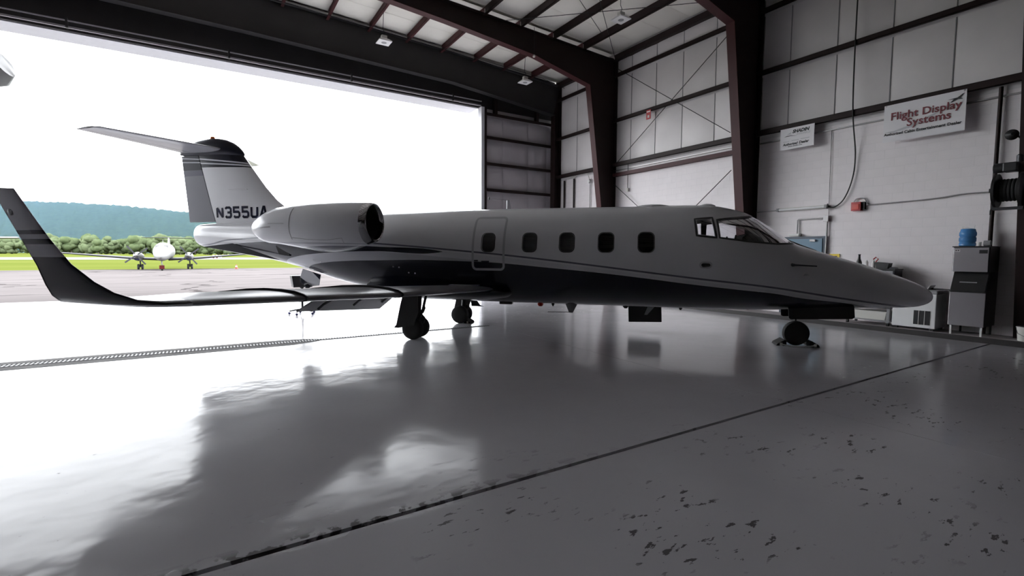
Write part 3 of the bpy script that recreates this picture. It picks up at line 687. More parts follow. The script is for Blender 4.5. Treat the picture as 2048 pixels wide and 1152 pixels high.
# fin and rudder
FZ = [2.25, 2.5, 2.66, 2.80, 2.96, 3.27, 3.75, 4.10]; FLE = [-3.0, -3.45, -3.75, -4.03, -4.25, -4.55, -4.93, -5.20]
def fx_h(z): return np.interp(z, [2.2, 4.1], [-5.91, -6.43])
def fx_t(z): return np.interp(z, [2.4, 4.1], [-6.83, -7.01])
M['finpaint'] = paint('fin_paint', [(NAVY, [(-7, 3.815), (-4, 3.72)], None), ((.62, .62, .65), [(-7, 4.055), (-4, 3.715)], [(-7, 4.09), (-4, 3.75)]), ((.62, .62, .65), [(-7, 3.93), (-4, 3.70)], [(-7, 3.965), (-4, 3.735)])], base=(.74, .74, .76))
M['rudpaint'] = paint('rudder_paint', [(NAVY, [(-7.1, 3.74), (-5.5, 3.72)], None), ((.10, .10, .13), [(-7.1, 3.60), (-5.5, 3.59)], [(-7.1, 3.735), (-5.5, 3.715)]), ((.42, .42, .46), [(-7.1, 4.035), (-6.3, 3.965)], [(-7.1, 4.06), (-6.3, 3.99)]), ((.42, .42, .46), [(-7.1, 3.94), (-6.3, 3.89)], [(-7.1, 3.965), (-6.3, 3.915)])], base=(.17, .17, .19), rough=.5, coat=0, spec=.15)
def fin_ring(z, le, c0x, c1x, tw):
    te = fx_t(max(z, 2.4)); ch = le-te; n = 12; a = []
    for i in range(n+1):
        t = i/n; x = c0x+(c1x-c0x)*(1-math.cos(math.pi*t/2) if c0x == le else t); c = max(0, min(1, (le-x)/ch)); a.append((x, naca(c, tw/ch)*ch+.004, z))
    return a+[(x, -y, zz) for x, y, zz in a[::-1]]
fin = loft('fin', [fin_ring(z, le, le, fx_h(z)+.012, np.interp(z, [2.25, 4.1], [.30, .20])) for z, le in zip(FZ, FLE)], M['finpaint'], jet, sharp=50)
rz = [2.455, 2.9, 3.4, 3.9, 4.10]
loft('rudder', [fin_ring(z, np.interp(z, FZ, FLE), fx_h(z)-.012, fx_t(z), np.interp(z, [2.25, 4.1], [.30, .20])) for z in rz], M['rudpaint'], jet, sharp=50)
bl = [(-5.15, 4.10, 4.04, .03), (-5.21, 4.18, 4.03, .08), (-5.31, 4.275, 4.02, .12), (-5.44, 4.365, 4.02, .148), (-5.62, 4.44, 4.03, .165), (-5.85, 4.487, 4.04, .172), (-6.05, 4.50, 4.05, .17), (-6.4, 4.465, 4.07, .16), (-6.66, 4.405, 4.085, .13), (-6.92, 4.30, 4.10, .08), (-7.04, 4.20, 4.13, .02)]
loft('tail_fairing', [[(x, w*math.cos(a), (t+b)/2+(t-b)/2*math.sin(a)) for a in [2*math.pi*q/20 for q in range(20)]] for x, t, b, w in bl], mat('tail_fairing_navy', (.006, .007, .018), .4, spec=.2), jet)
lathe('tail_beacon', [(.055, 0), (.055, .03), (.04, .06), (0, .075)], M['orange'], jet, org=(-6.05, 0, 4.48), n=14)
for s in (-1, 1):
    S = [((-5.62, .05, 4.20), (-6.92, .05, 4.17)), ((-6.02, .9, 4.225), (-7.04, .9, 4.20)), ((-6.62, 2.19, 4.262), (-7.25, 2.19, 4.24)), ((-6.74, 2.24, 4.264), (-7.25, 2.24, 4.245))]
    g = lambda p: (p[0], s*p[1], p[2])
    r1 = [section(g(a), g(b), (0, 0, 1), .085, 0, .70) for a, b in S]; r2 = [section(g(a), g(b), (0, 0, 1), .085, .72, 1) for a, b in S]
    loft('stabilizer', r1, M['jetgrey'], jet, sharp=50); loft('elevator', r2, M['jetgrey'], jet, sharp=50)
prism('fin_scoop', [(-5.50, 3.222), (-4.95, 3.198), (-5.0, 3.235), (-5.2, 3.25), (-5.4, 3.245)], 'y', -.165, -.05, M['jetwhite'], jet)
# tail-side keel fins
for s in (-1, 1):
    A_, B_, C_ = (-6.02, s*.43, 1.835), (-5.2, s*.40, 1.915), (-3.72, s*.60, 1.53); off = lambda q: (q[0], q[1]-s*.02, q[2])
    poly('delta_fin', [A_, B_, C_, off(A_), off(B_), off(C_)], [(0, 1, 2), (3, 5, 4), (0, 2, 5, 3), (1, 4, 5, 2), (0, 3, 4, 1)], mat('delta_fin_navy', (.004, .004, .010), .5, spec=.1) if s < 0 else bpy.data.materials['delta_fin_navy'], jet)

# registration letters in chamfered block strokes
def stroke_letters(name, s_, x0, z0, w, h, gap, th, y0, m, parent):
    L = {'N': [[(0, 0), (0, 1)], [(0, 1), (1, 0)], [(1, 0), (1, 1)]], '3': [[(0, .86), (.2, 1), (.8, 1), (1, .86), (1, .62), (.82, .5), (1, .38), (1, .14), (.8, 0), (.2, 0), (0, .14)], [(.35, .5), (.82, .5)]],
         '5': [[(1, 1), (0, 1), (0, .55), (.8, .55), (1, .42), (1, .14), (.8, 0), (.2, 0), (0, .14)]], 'U': [[(0, 1), (0, .15), (.2, 0), (.8, 0), (1, .15), (1, 1)]], 'A': [[(0, 0), (.42, 1), (.58, 1), (1, 0)], [(.2, .3), (.8, .3)]]}
    V, Fc = [], []
    for i, c in enumerate(s_):
        for pl in L[c]:
            P = [Vector((x0+i*(w+gap)+p[0]*w, z0+p[1]*h)) for p in pl]
            for q in range(len(P)):
                d0 = (P[q]-P[q-1]).normalized() if q else (P[1]-P[0]).normalized(); d1 = (P[q+1]-P[q]).normalized() if q < len(P)-1 else d0
                n0, n1 = Vector((-d0.y, d0.x)), Vector((-d1.y, d1.x)); nm = (n0+n1).normalized(); k = th/2/max(.5, nm.dot(n0))
                for sg in (1, -1):
                    a = P[q]+nm*k*sg; z = min(max(a.y, z0-th/2), z0+h+th/2); V.append((a.x, -y0(a.x, z), z))
            b = len(V)-2*len(P); Fc += [(b+2*q, b+2*q+1, b+2*q+3, b+2*q+2) for q in range(len(P)-1)]
    return link(name, pymesh(name, V, Fc), m, parent)
def fin_y(x, z):
    le = np.interp(z, FZ, FLE); ch = le-fx_t(max(z, 2.4)); c = min(1, max(0, (le-x)/ch)); return naca(c, np.interp(z, [2.25, 4.1], [.30, .20])/ch)*ch+.010
stroke_letters('registration_lettering', 'N355UA', -5.90, 2.555, .165, .235, .095, .058, fin_y, M['navy'], jet)

# ---- engines
M['nacelle'] = paint('nacelle_paint', [((.40, .40, .44), None, [(-3.6, 1.92), (-2.4, 1.905), (-.9, 1.885)]), ((.62, .62, .66), None, [(-3.6, 1.885), (-2.4, 1.875), (-.9, 1.86)]), ((.10, .10, .13), [(-3.6, 1.6), (-2.5, 1.6)], [(-3.6, 1.62), (-2.3, 1.80), (-.9, 1.835)])], base=(.68, .68, .71))
NP = [(-3.53, 2.20, .15), (-3.47, 2.20, .20), (-3.36, 2.20, .262), (-3.2, 2.215, .325), (-2.95, 2.245, .372), (-2.5, 2.236, .433), (-2.05, 2.212, .482), (-1.6, 2.205, .494), (-1.3, 2.228, .468), (-1.08, 2.258, .432), (-.95, 2.275, .408)]
for s in (-1, 1):
    cy = s*1.5; cr = lambda x, z, r, n=36: [(x, cy+r*math.cos(2*math.pi*q/n), z+r*math.sin(2*math.pi*q/n)) for q in range(n)]
    loft('engine_nacelle', [cr(-3.3, 2.20, .10), cr(-3.5, 2.20, .125)]+[cr(*p) for p in NP], M['nacelle'], jet, cap1=False)
    loft('intake_lip', [cr(-.95, 2.275, .409), cr(-.87, 2.285, .395), (cr(-.825, 2.29, .372)), cr(-.815, 2.29, .352), cr(-.83, 2.29, .335), cr(-.92, 2.285, .322)], M['chrome'], jet, cap0=False, cap1=False)
    loft('intake_duct', [cr(-.92, 2.285, .322), cr(-1.2, 2.26, .33), cr(-1.55, 2.24, .34)], M['darkmetal'], jet, cap0=False, cap1=True)
    fan = lathe('fan_spinner', [(0, -1.28), (.05, -1.31), (.09, -1.38), (.12, -1.5)], M['grey'], jet, axis='x', org=(0, cy, 2.25), n=16)
    V, Fc = [], []
    for q in range(24):
        a = 2*math.pi*q/24; b = a+.16; kk = len(V)
        for (rr_, xx, aa) in ((.11, -1.44, a), (.33, -1.42, a), (.33, -1.48, b), (.11, -1.50, b)): V.append((xx, cy+rr_*math.cos(aa), 2.25+rr_*math.sin(aa)))
        Fc.append((kk, kk+1, kk+2, kk+3))
    link('fan_blades', pymesh('fan_blades', V, Fc), M['darkmetal'], fan)
    prism('engine_pylon', [(-1.25, 2.25), (-1.5, 2.31), (-2.9, 2.30), (-3.3, 2.22), (-2.9, 2.14), (-1.5, 2.13)], 'y', s*.75, s*1.2, M['jetwhite'], jet)
    # access panel seams on the cowl
    def cowl_pt(x, ang, off=.002):
        xs_ = [p[0] for p in NP]; z = np.interp(x, xs_, [p[1] for p in NP]); r = np.interp(x, xs_, [p[2] for p in NP])+off; return (x, cy+s*r*math.cos(R(ang)), z+r*math.sin(R(ang)))
    tubes('cowl_seam', [([cowl_pt(-2.42, a) for a in range(50, -42, -8)], .004), ([cowl_pt(x, -32) for x in np.arange(-2.4, -1.25, .1)], .004), ([cowl_pt(x, 4) for x in np.arange(-2.95, -2.45, .1)], .004), ([cowl_pt(-1.3, a) for a in (-32, -40, -48)], .004)], M['grey'], jet, 5)
    tube('cowl_drain', [cowl_pt(-2.9, -6, -.01), cowl_pt(-2.98, -6, .03), cowl_pt(-3.12, -5, .035)], .014, M['jetwhite'], jet, 6)

# ---- landing gear
def wheel(x, y, r, w, parent, tname='tyre'):
    t = lathe(tname, [(r*.55, -w/2), (r*.8, -w/2), (r*.94, -w*.42), (r, -w*.2), (r, w*.2), (r*.94, w*.42), (r*.8, w/2), (r*.55, w/2)], M['rubber'], parent, axis='y', org=(x, y, r), n=28)
    lathe('wheel_hub', [(0, -w*.36), (r*.2, -w*.40), (r*.24, -w*.3), (r*.42, -w*.28), (r*.55, -w*.46), (r*.55, w*.46), (r*.42, w*.28), (r*.24, w*.3), (r*.2, w*.40), (0, w*.36)], M['darkmetal'], t, axis='y', org=(x, y, r), n=20)
for s in (-1, 1):
    yc = s*1.19; gx_ = .13 if s > 0 else 0.0; gear0 = set(jet.children)
    for dy in (-.15, .15): wheel(-.12, yc+dy, .215, .15, jet)
    tubes('main_gear_strut', [([(-.05, yc, 1.0), (-.07, yc, .52), (-.12, yc, .215)], [.07, .06, .045]), ([(-.12, yc-.15, .215), (-.12, yc+.15, .215)], .035), ([(.12, yc, .95), (.02, yc, .55), (-.06, yc, .42)], .03), ([(-.02, yc, .5), (.06, yc, .42), (.04, yc, .33), (-.08, yc, .26)], .022)], M['black'], jet)
    prism('gear_door', [(.03, .92), (-.27, .92), (-.34, .66), (-.42, .30), (-.47, .24), (-.38, .235), (-.05, .30), (.04, .55)], 'y', yc+s*.245, yc+s*.262, M['black'], jet)
    tube('brake_hose', [(.05, yc, .7), (.10, yc+s*.05, .62), (.06, yc+s*.05, .53), (.0, yc, .5)], .012, M['cable'], jet)
    for o in set(jet.children)-gear0: o.location.x = gx_
prism('gear_door_lip', [(.12, .72), (.30, .72), (.33, .52), (.40, .42), (.50, .385), (.18, .385)], 'y', 1.43, 1.445, M['black'], jet)
wheel(7.10, 0, .23, .16, jet)
tubes('nose_gear_strut', [([(7.15, 0, .95), (7.12, 0, .52)], [.05, .045]), ([(7.12, .10, .52), (7.10, .11, .23)], .022), ([(7.12, 0, .52), (7.12, .11, .52)], .03), ([(7.10, 0, .23), (7.10, .12, .23)], .025)], M['black'], jet)
for s in (-1, 1): prism('nose_gear_door', [(6.88, .74), (6.90, .535), (6.93, .515), (7.93, .555), (7.97, .59), (7.95, .79)], 'y', s*.235, s*.25, M['black'], jet)
tube('door_rod', [(7.4, -.24, .62), (7.4, -.1, .8)], .01, M['alu'], jet)
# ---- belly fittings
box('belly_antenna', (1.30, 1.58, -.06, .06, .615, .69), M['black'], jet, .015)
lathe('belly_beacon', [(0, -.07), (.04, -.06), (.06, -.03), (.065, .03), (0, .05)], M['redglass'], jet, org=(2.19, 0, .655), n=16)
prism('blade_antenna', [(2.72, .67), (2.98, .67), (2.88, .475), (2.80, .475)], 'y', -.012, .012, M['grey'], jet)
prism('blade_antenna', [(3.88, .66), (4.02, .66), (3.98, .60), (3.93, .60)], 'y', -.01, .01, M['black'], jet)
prism('blade_antenna', [(2.42, .67), (2.50, .67), (2.47, .60), (2.45, .60)], 'y', -.01, .01, M['black'], jet)
prism('blade_antenna', [(4.98, .65), (5.06, .65), (5.03, .60), (5.0, .60)], 'y', -.01, .01, M['black'], jet)
prism('blade_antenna', [(-2.05, 1.0), (-1.93, .98), (-1.96, .86), (-2.01, .86)], 'y', -.012, .012, M['grey'], jet)
tube('drain_mast', [(2.80, 0, .485), (2.35, 0, .475)], .006, M['black'], jet, 6)
# lower half of the cabin door folded down on the port side, with its steps
ed = prism('entry_door', [(4.0, .62), (4.72, .62), (4.74, .20), (4.02, .18)], 'y', 1.06, 1.12, M['black'], jet, .015)
for z in (.28, .46): box('door_step', (4.08, 4.66, 1.12, 1.30, z, z+.02), M['darkmetal'], ed)
prism('door_stay', [(4.45, .60), (4.62, .60), (4.42, .36), (4.36, .36)], 'y', 1.0, 1.03, M['grey'], ed)
# open equipment hatch hanging under the tail
M['hatchpaint'] = paint('hatch_paint', [(NAVY, None, [(-3.5, 1.20), (-3.42, 1.14), (-2.9, .83)]), (NAVY, [(-3.5, 1.6), (-3.05, 1.22), (-2.88, 1.06)], None)], base=(.66, .66, .69))
eh = prism('equipment_hatch', [(-3.35, 1.33), (-2.88, 1.20), (-2.93, .95), (-3.12, .93), (-3.20, .88), (-3.29, .88), (-3.30, .93), (-3.42, 1.01), (-3.42, 1.15)], 'y', -.33, -.30, M['hatchpaint'], jet, .008)
tubes('hatch_latch', [([(-3.3, -.34, .97), (-3.2, -.36, 1.0), (-3.12, -.34, .96)], .014)], M['grey'], eh)
prism('tail_vent', [(-3.78, 1.86), (-3.50, 1.84), (-3.42, 1.62), (-3.70, 1.66)], 'y', -ysurf(-3.6, 1.75)-.004, -ysurf(-3.6, 1.75)+.05, M['black'], jet)
for x, z in ((-.75, 1.42), (-.62, 1.41), (-.42, 1.30), (-.28, 1.29), (-2.75, 1.55), (-2.55, 1.50)):
    lathe('drain_button', [(0, -.008), (.014, -.005), (.016, .006), (0, .008)], M['alu'], jet, axis='y', org=(x, -ysurf(x, z)-.002, z), n=8)
box('wing_root_step', (.55, 1.15, -1.12, -.98, 1.075, 1.085), M['jetgrey'], jet)
# ================================================================== THINGS ALONG THE RIGHT WALL
YD = (0, -1, 0); ZU = (0, 0, 1)
# ---- personnel door
dr = box('door_1', (13.44, 13.52, 6.30, 7.42, .11, 2.20), M['blueframe']); tag(dr, 'blue personnel door in the block wall behind the nose', 'door', kind='structure')
box('door_leaf', (13.42, 13.46, 6.37, 7.35, .13, 2.14), M['bluedoor'], dr, .006)
box('door_closer', (13.36, 13.42, 6.52, 6.66, 2.06, 2.12), M['paper'], dr, .008)
box('door_handle', (13.37, 13.42, 6.45, 6.50, 1.10, 1.16), M['alu'], dr, .008)
# ---- banner and sign
bn = empty('banner', (13.255, 5.10, 4.29), label='large white vinyl banner with dark red lettering and aeroplane silhouette', cat='banner')
def wav(u, v): return .004*math.sin(7*u+3*v)*(1-v)+.006*math.exp(-((u-.12)*5)**2)*(1-v*.5)
Wd, Hg = 1.43, .83
V, Fc = [], []; nu, nv = 20, 10
for i in range(nu+1):
    for j in range(nv+1):
        u, v = i/nu, j/nv; V.append((-wav(u, v)-(.05*(u-.93)/.07 if u > .93 else 0)*(1-v)*0, -u*Wd, v*Hg))
for i in range(nu):
    for j in range(nv):
        kk = i*(nv+1)+j; Fc.append((kk, kk+nv+1, kk+nv+2, kk+1))
link('sheet', pymesh('sheet', V, Fc), M['banner'], bn, True)
text_obj('lettering', 'Flight', M['inkred'], bn, (-.0125, -.10*Wd, .575*Hg), YD, ZU, .35*Wd, None, bold=.014)
text_obj('lettering', 'Display', M['inkred'], bn, (-.0125, -.50*Wd, .575*Hg), YD, ZU, .455*Wd, None, bold=.014)
text_obj('lettering', 'Systems', M['inkred'], bn, (-.0125, -.31*Wd, .35*Hg), YD, ZU, .53*Wd, None, bold=.014)
for wd_, u0, ww in (('Authorized', .015, .25), ('Cabin', .285, .133), ('Entertainment', .438, .348), ('Dealer', .806, .16)): text_obj('lettering', wd_, M['ink'], bn, (-.012, -u0*Wd, .175*Hg), YD, ZU, ww*Wd, None, bold=.03)
def flat(name, pts, m, parent, x, th=.003):   # pts in (u,v) of the sheet
    return prism(name, [(-a*Wd, b*Hg) for a, b in pts], 'x', x-th, x, m, parent)
flat('swoosh', [(.02, .27), (.14, .235), (.34, .30), (.58, .46), (.80, .72), (.60, .53), (.36, .37), (.15, .285)], M['inkgrey'], bn, -.0085)
flat('aeroplane_silhouette', [(.79, .815), (.86, .80), (.82, .735), (.845, .735), (.905, .79), (.955, .775), (.96, .79), (.93, .81), (.975, .905), (.955, .90), (.90, .83), (.86, .825)], M['ink'], bn, -.010)
boxes('grommet', [(-.015, -.005, -.05, -.03, Hg-.03, Hg-.01), (-.015, -.005, -Wd+.03, -Wd+.05, Hg-.03, Hg-.01)], M['alu'], bn)
sg = empty('dealer_sign', (13.255, 7.48, 4.535), label='smaller white dealer sign with bold black name near the frame column', cat='sign')
W2, H2 = .87, .55
prism('board', [(0, 0), (-W2, 0), (-W2, H2), (0, H2)], 'x', -.012, 0, M['banner'], sg)
text_obj('lettering', 'SHADIN', M['ink'], sg, (-.016, -.37*W2, .74*H2), YD, ZU, .50*W2, None, bold=.05, shear=.25)
text_obj('lettering', 'AVIONICS', M['inkgrey'], sg, (-.016, -.48*W2, .61*H2), YD, ZU, .41*W2, None, shear=.3)
text_obj('lettering', 'Authorized', M['ink'], sg, (-.016, -.09*W2, .19*H2), YD, ZU, .455*W2, None, bold=.04, shear=.2); text_obj('lettering', 'Dealer', M['ink'], sg, (-.016, -.575*W2, .19*H2), YD, ZU, .295*W2, None, bold=.04, shear=.2)
text_obj('lettering', 'www.shadin.com', M['ink'], sg, (-.016, -.25*W2, .10*H2), YD, ZU, .42*W2, None, bold=.01)
prism('print_bar', [(-.10*W2, .36*H2), (-.28*W2, .36*H2), (-.28*W2, .385*H2), (-.10*W2, .385*H2)], 'x', -.016, -.012, M['inkgrey'], sg)
prism('print_bar', [(-.35*W2, .37*H2), (-.56*W2, .37*H2), (-.56*W2, .40*H2), (-.35*W2, .40*H2)], 'x', -.016, -.012, M['inkgrey'], sg)
prism('print_bar', [(-.62*W2, .38*H2), (-.87*W2, .38*H2), (-.87*W2, .41*H2), (-.62*W2, .41*H2)], 'x', -.016, -.012, M['inkgrey'], sg)
prism('swoosh', [(-.12*W2, .60*H2), (-.20*W2, .645*H2), (-.32*W2, .645*H2), (-.52*W2, .57*H2), (-.32*W2, .62*H2), (-.2*W2, .615*H2)], 'x', -.016, -.012, M['ink'], sg)
prism('arrowhead', [(-.20*W2, .71*H2), (-.345*W2, .80*H2), (-.30*W2, .73*H2), (-.35*W2, .69*H2)], 'x', -.016, -.012, M['inkgrey'], sg)
# ---- wall fittings
tb = empty('tube_lamp', (13.44, 6.93, 2.95), label='long unlit fluorescent tube lamp fixed low on the block wall', cat='lamp')
box('housing', (-.02, .06, -.62, .62, -.045, .045), M['offwhite'], tb, .008); tube('tube', [(-.05, -.58, -.005), (-.05, .58, -.005)], .03, M['white'], tb, 12)
boxes('end_cap', [(-.085, .02, -.645, -.585, -.05, .05), (-.085, .02, .585, .645, -.045, .04)], M['grey'], tb, .008)
al = empty('fire_alarm_box', (13.42, 5.62, 2.90), label='red fire alarm box on the block wall beside a hanging cable', cat='alarm'); box('case', (-.06, .08, -.10, .11, -.11, .10), M['red'], al, .008); box('cover_plate', (-.075, -.06, -.07, .08, -.08, .05), M['redglass'], al, .006); box('backbox', (0, .08, -.16, -.10, -.08, .10), M['black'], al)
c1 = tubes('hanging_cable', [(smooth([(13.40, 5.83, 9.0), (13.26, 5.78, 6.9), (13.25, 5.75, 5.2), (13.42, 5.72, 4.2), (13.44, 5.76, 3.6), (13.44, 5.92, 3.12), (13.44, 6.12, 2.93), (13.44, 6.26, 2.94), (13.44, 6.30, 3.02)]), .016)], M['cable']); tag(c1, 'black cable hanging down the insulation and looping above the tube lamp', 'cable')
c2 = tubes('wall_conduit', [(smooth([(13.46, 5.72, 2.98), (13.46, 5.66, 3.08), (13.46, 5.50, 3.08), (13.46, 5.42, 2.95), (13.46, 5.33, 2.92), (13.46, 4.2, 2.95), (13.46, 3.7, 3.0), (13.46, 3.25, 3.0)]), .014)], M['conduit']); tag(c2, 'thin steel conduit running from the alarm box towards the hose reel', 'conduit')
box('conduit_box', (13.40, 13.5, 3.20, 3.27, 2.98, 3.06), M['darkmetal'], c2)
c3 = empty('door_conduit', (13.45, 6.31, 2.64), label='steel conduit with junction box bending over the blue door', cat='conduit')
box('junction_box', (-.05, .05, -.06, .06, -.07, .08), M['conduit'], c3, .006)
tubes('pipe', [([(0, .05, .02), (0, .70, .02), (0, .72, 0), (0, .72, -.36)], .018), ([(0, -.02, -.06), (0, -.02, -2.45)], .022)], M['conduit'], c3)
box('emergency_light', (-.10, .04, .62, .88, -.42, -.36), M['paper'], c3, .01)
c4 = tubes('wall_conduit', [([(13.46, 8.2, 2.93), (13.46, 7.56, 2.95)], .014)], M['conduit']); tag(c4, 'short conduit between the frame column and the tube lamp', 'conduit')
c5 = tubes('thin_wire', [([(13.47, 6.30, 4.9), (13.47, 6.28, 3.0), (13.47, 6.27, 2.7)], .006)], M['cable']); tag(c5, 'thin wire dropping down the block wall to the junction box', 'wire')
ys_ = box('yellow_sign', (13.475, 13.5, 5.98, 6.22, 1.57, 1.74), M['yellow']); tag(ys_, 'small yellow notice on the wall just above the nose', 'sign')
box('print_bar', (13.472, 13.475, 6.03, 6.17, 1.66, 1.69), M['ink'], ys_)
ps = tubes('steel_post', [([(13.42, 3.20, .11), (13.42, 3.20, 5.05)], .035)], M['steel']); tag(ps, 'thin dark vertical pipe on the wall behind the ice machine', 'pipe')
fs = empty('extinguisher_sign', (13.26, 12.2, 6.62), label='small red extinguisher sign on the insulated wall between the frames', cat='sign')
box('plate', (-.012, 0, -.10, .10, -.16, .16), M['red'], fs); box('white_symbol', (-.016, -.012, -.04, .04, -.11, -.02), M['paper'], fs, .003); box('white_band', (-.016, -.012, -.08, .08, .08, .12), M['paper'], fs)
pd = empty('drop_switch', (13.42, 13.3, 4.15), label='small pale switch box on a cord low on the insulated wall', cat='switch'); box('case', (-.04, .04, -.045, .045, -.08, .05), M['offwhite'], pd, .01); tube('cord', [(0, 0, .05), (0, 0, .98)], .012, M['cable'], pd, 6)
for y, lb in ((17.16, 'dark vertical pipe on the block wall nearest the door corner'), (16.49, 'second dark vertical pipe from the door corner on the block wall')):
    pp = tubes('wall_pipe', [([(13.43, y, .12), (13.43, y, 4.95)], .035)], M['steel']); tag(pp, lb, 'pipe', group='vertical wall pipes')
wp = empty('wall_bell', (13.38, 15.45, 4.72), label='round white bell on a thin pipe on the block wall by the column', cat='bell'); lathe('bell', [(0, -.05), (.07, -.04), (.085, 0), (.085, .05), (0, .06)], M['paper'], wp, axis='x', n=16); tube('pipe', [(.06, 0, -.05), (.06, 0, -4.6)], .018, M['conduit'], wp)
c6 = tubes('looped_hose', [(smooth([(13.42, 16.9, 4.98), (13.40, 16.4, 5.02), (13.38, 16.2, 5.18), (13.38, 15.9, 5.2), (13.40, 15.6, 5.05), (13.42, 15.47, 4.8)]), .014)], M['offwhite']); tag(c6, 'pale looped wire along the ledge near the wall bell', 'wire')
# ---- ice machine
ic = empty('ice_machine', (12.78, 3.05, .113), label='stainless ice machine on legs with sloping black bin door', cat='ice machine')
boxes('leg', [(.03, .06, .03, .06, 0, .19)], M['paper'], ic); boxes('leg', [(.03, .06, .49, .52, 0, .19)], M['paper'], ic); boxes('leg', [(.60, .63, .03, .06, 0, .19)], M['darkmetal'], ic); boxes('leg', [(.60, .63, .49, .52, 0, .19)], M['darkmetal'], ic)
prism('bin_body', [(.012, .19), (.66, .19), (.66, 1.27), (.20, 1.27), (.012, .88)], 'y', 0, .55, M['black'], ic, .006)
box('bin_front', (0, .012, .006, .544, .19, .86), M['stainless'], ic, .004)
dd = prism('bin_door', [(.006, .885), (.192, 1.262), (.18, 1.268), (-.006, .89)], 'y', .02, .53, M['black'], ic)
box('door_handle', (.06, .075, .16, .42, 1.055, 1.075), M['alu'], dd)
box('ice_head', (.06, .66, .0, .55, 1.275, 1.765), M['black'], ic, .006)
box('head_front', (.045, .06, .012, .538, 1.275, 1.755), M['stainless'], ic, .004)
box('head_top', (.03, .67, -.01, .56, 1.765, 1.785), M['black'], ic)
box('control_panel', (.038, .046, .03, .15, 1.64, 1.71), M['black'], ic); box('maker_badge', (.038, .046, .44, .52, 1.675, 1.72), M['paper'], ic, .003); boxes('badge_mark', [(.034, .038, .485, .51, 1.69, 1.71), (.034, .038, .45, .475, 1.69, 1.71)], M['ink'], ic)
jg = empty('water_bottle', (13.02, 3.44, 1.90), label='translucent blue water bottle standing on the ice machine', cat='bottle')
lathe('bottle', [(0, 0), (.115, 0), (.13, .015), (.13, .06), (.122, .07), (.122, .085), (.133, .10), (.133, .17), (.122, .18), (.122, .20), (.133, .215), (.133, .27), (.12, .30), (.11, .345), (.08, .355), (0, .355)], M['jug'], jg, n=24)
tubes('wire_handle', [([(0, .08, .35), (.0, .09, .40), (0, -.02, .37)], .005), ([(0, -.09, .35), (0, -.10, .42)], .004)], M['alu'], jg, 6)
tr = lathe('tape_roll', [(.025, -.05), (.055, -.05), (.055, .05), (.025, .05)], M['grey'], None, axis='y', org=(12.98, 3.13, 1.955), n=18); tag(tr, 'dark tape roll lying on the ice machine', 'tape roll')
cp = lathe('paper_cup', [(0, 0), (.03, 0), (.038, .08), (0, .08)], M['paper'], None, org=(12.96, 3.245, 1.90), n=14); tag(cp, 'small white cup beside the tape roll on the ice machine', 'cup')
# ---- chest freezer
fz = empty('chest_freezer', (12.86, 3.82, .113), label='white chest freezer with dark vent grille beside the ice machine', cat='freezer')
box('body', (0, .58, 0, .76, .05, .78), M['white'], fz, .012); box('lid', (-.01, .59, -.01, .77, .78, .86), M['grey'], fz, .015)
gr = box('vent_grille', (-.008, .0, .09, .37, .12, .42), M['black'], fz); boxes('grille_bar', [(-.014, -.008, .175, .185, .12, .42)], M['offwhite'], gr); boxes('grille_bar', [(-.014, -.008, .275, .285, .12, .42)], M['offwhite'], gr)
for a in (.03, .66): box('foot', (.03, .09, a, a+.07, 0, .05), M['black'], fz); box('foot', (.5, .56, a, a+.07, 0, .05), M['black'], fz)
box('lid_handle', (-.03, -.01, .30, .46, .80, .83), M['black'], fz, .005)
ft = prism('foam_tray', [(-.20, 0), (.20, 0), (.26, .10), (.24, .10), (.19, .02), (-.19, .02), (-.24, .10), (-.26, .10)], 'x', -.15, .15, M['paper']); ft.location = (13.1, 4.22, .975); tag(ft, 'crumpled white foam tray left on the chest freezer', 'tray')
ch = tubes('power_cord', [([(13.2, 4.0, .99), (13.1, 3.8, 1.0), (13.05, 3.68, 1.0), (13.2, 3.64, .9)], .012)], M['cable']); tag(ch, 'black cord trailing over the freezer lid', 'cord')
# ---- cart with white tub, dark cabinet on top of it
ct = empty('utility_cart', (12.86, 4.62, .113), label='grey wheeled utility cart mostly hidden behind the jet nose', cat='cart')
for a in (.02, .83):
    for b in (.02, .46): box('leg', (b, b+.05, a, a+.05, .07, .62), M['grey'], ct); lathe('caster', [(0, -.02), (.035, -.02), (.035, .02), (0, .02)], M['rubber'], ct, axis='y', org=(b+.025, a+.025, .035), n=12)
box('shelf', (.0, .53, 0, .90, .10, .125), M['grey'], ct); box('shelf', (.0, .53, 0, .90, .40, .425), M['darkmetal'], ct); box('shelf', (.0, .53, 0, .90, .60, .625), M['grey'], ct)
tbx = prism('storage_tub', [(-.33, 0), (.33, 0), (.36, .19), (-.36, .19)], 'x', -.19, .19, M['offwhite']); tbx.location = (13.12, 5.07, .239); tag(tbx, 'pale plastic tub on the lower shelf of the cart', 'tub')
pt = box('paper_pile', (12.90, 13.2, 4.75, 5.15, .5385, .56), M['paper']); tag(pt, 'pile of papers on the middle shelf of the cart', 'papers')
cb = empty('shop_cabinet', (12.98, 4.62, .7385), label='dark metal shop cabinet with clutter on top, half hidden by the nose', cat='cabinet')
box('body', (0, .42, 0, .88, 0, .64), M['darkmetal'], cb, .008); box('top', (-.015, .43, -.012, .892, .64, .665), M['black'], cb)
for k in range(3): dw = box('drawer', (-.012, 0, .03, .85, .04+k*.20, .22+k*.20), M['grey'], cb, .004); box('handle', (-.03, -.012, .30, .55, .11+k*.20, .135+k*.20), M['alu'], dw)
ZT = .7385+.665
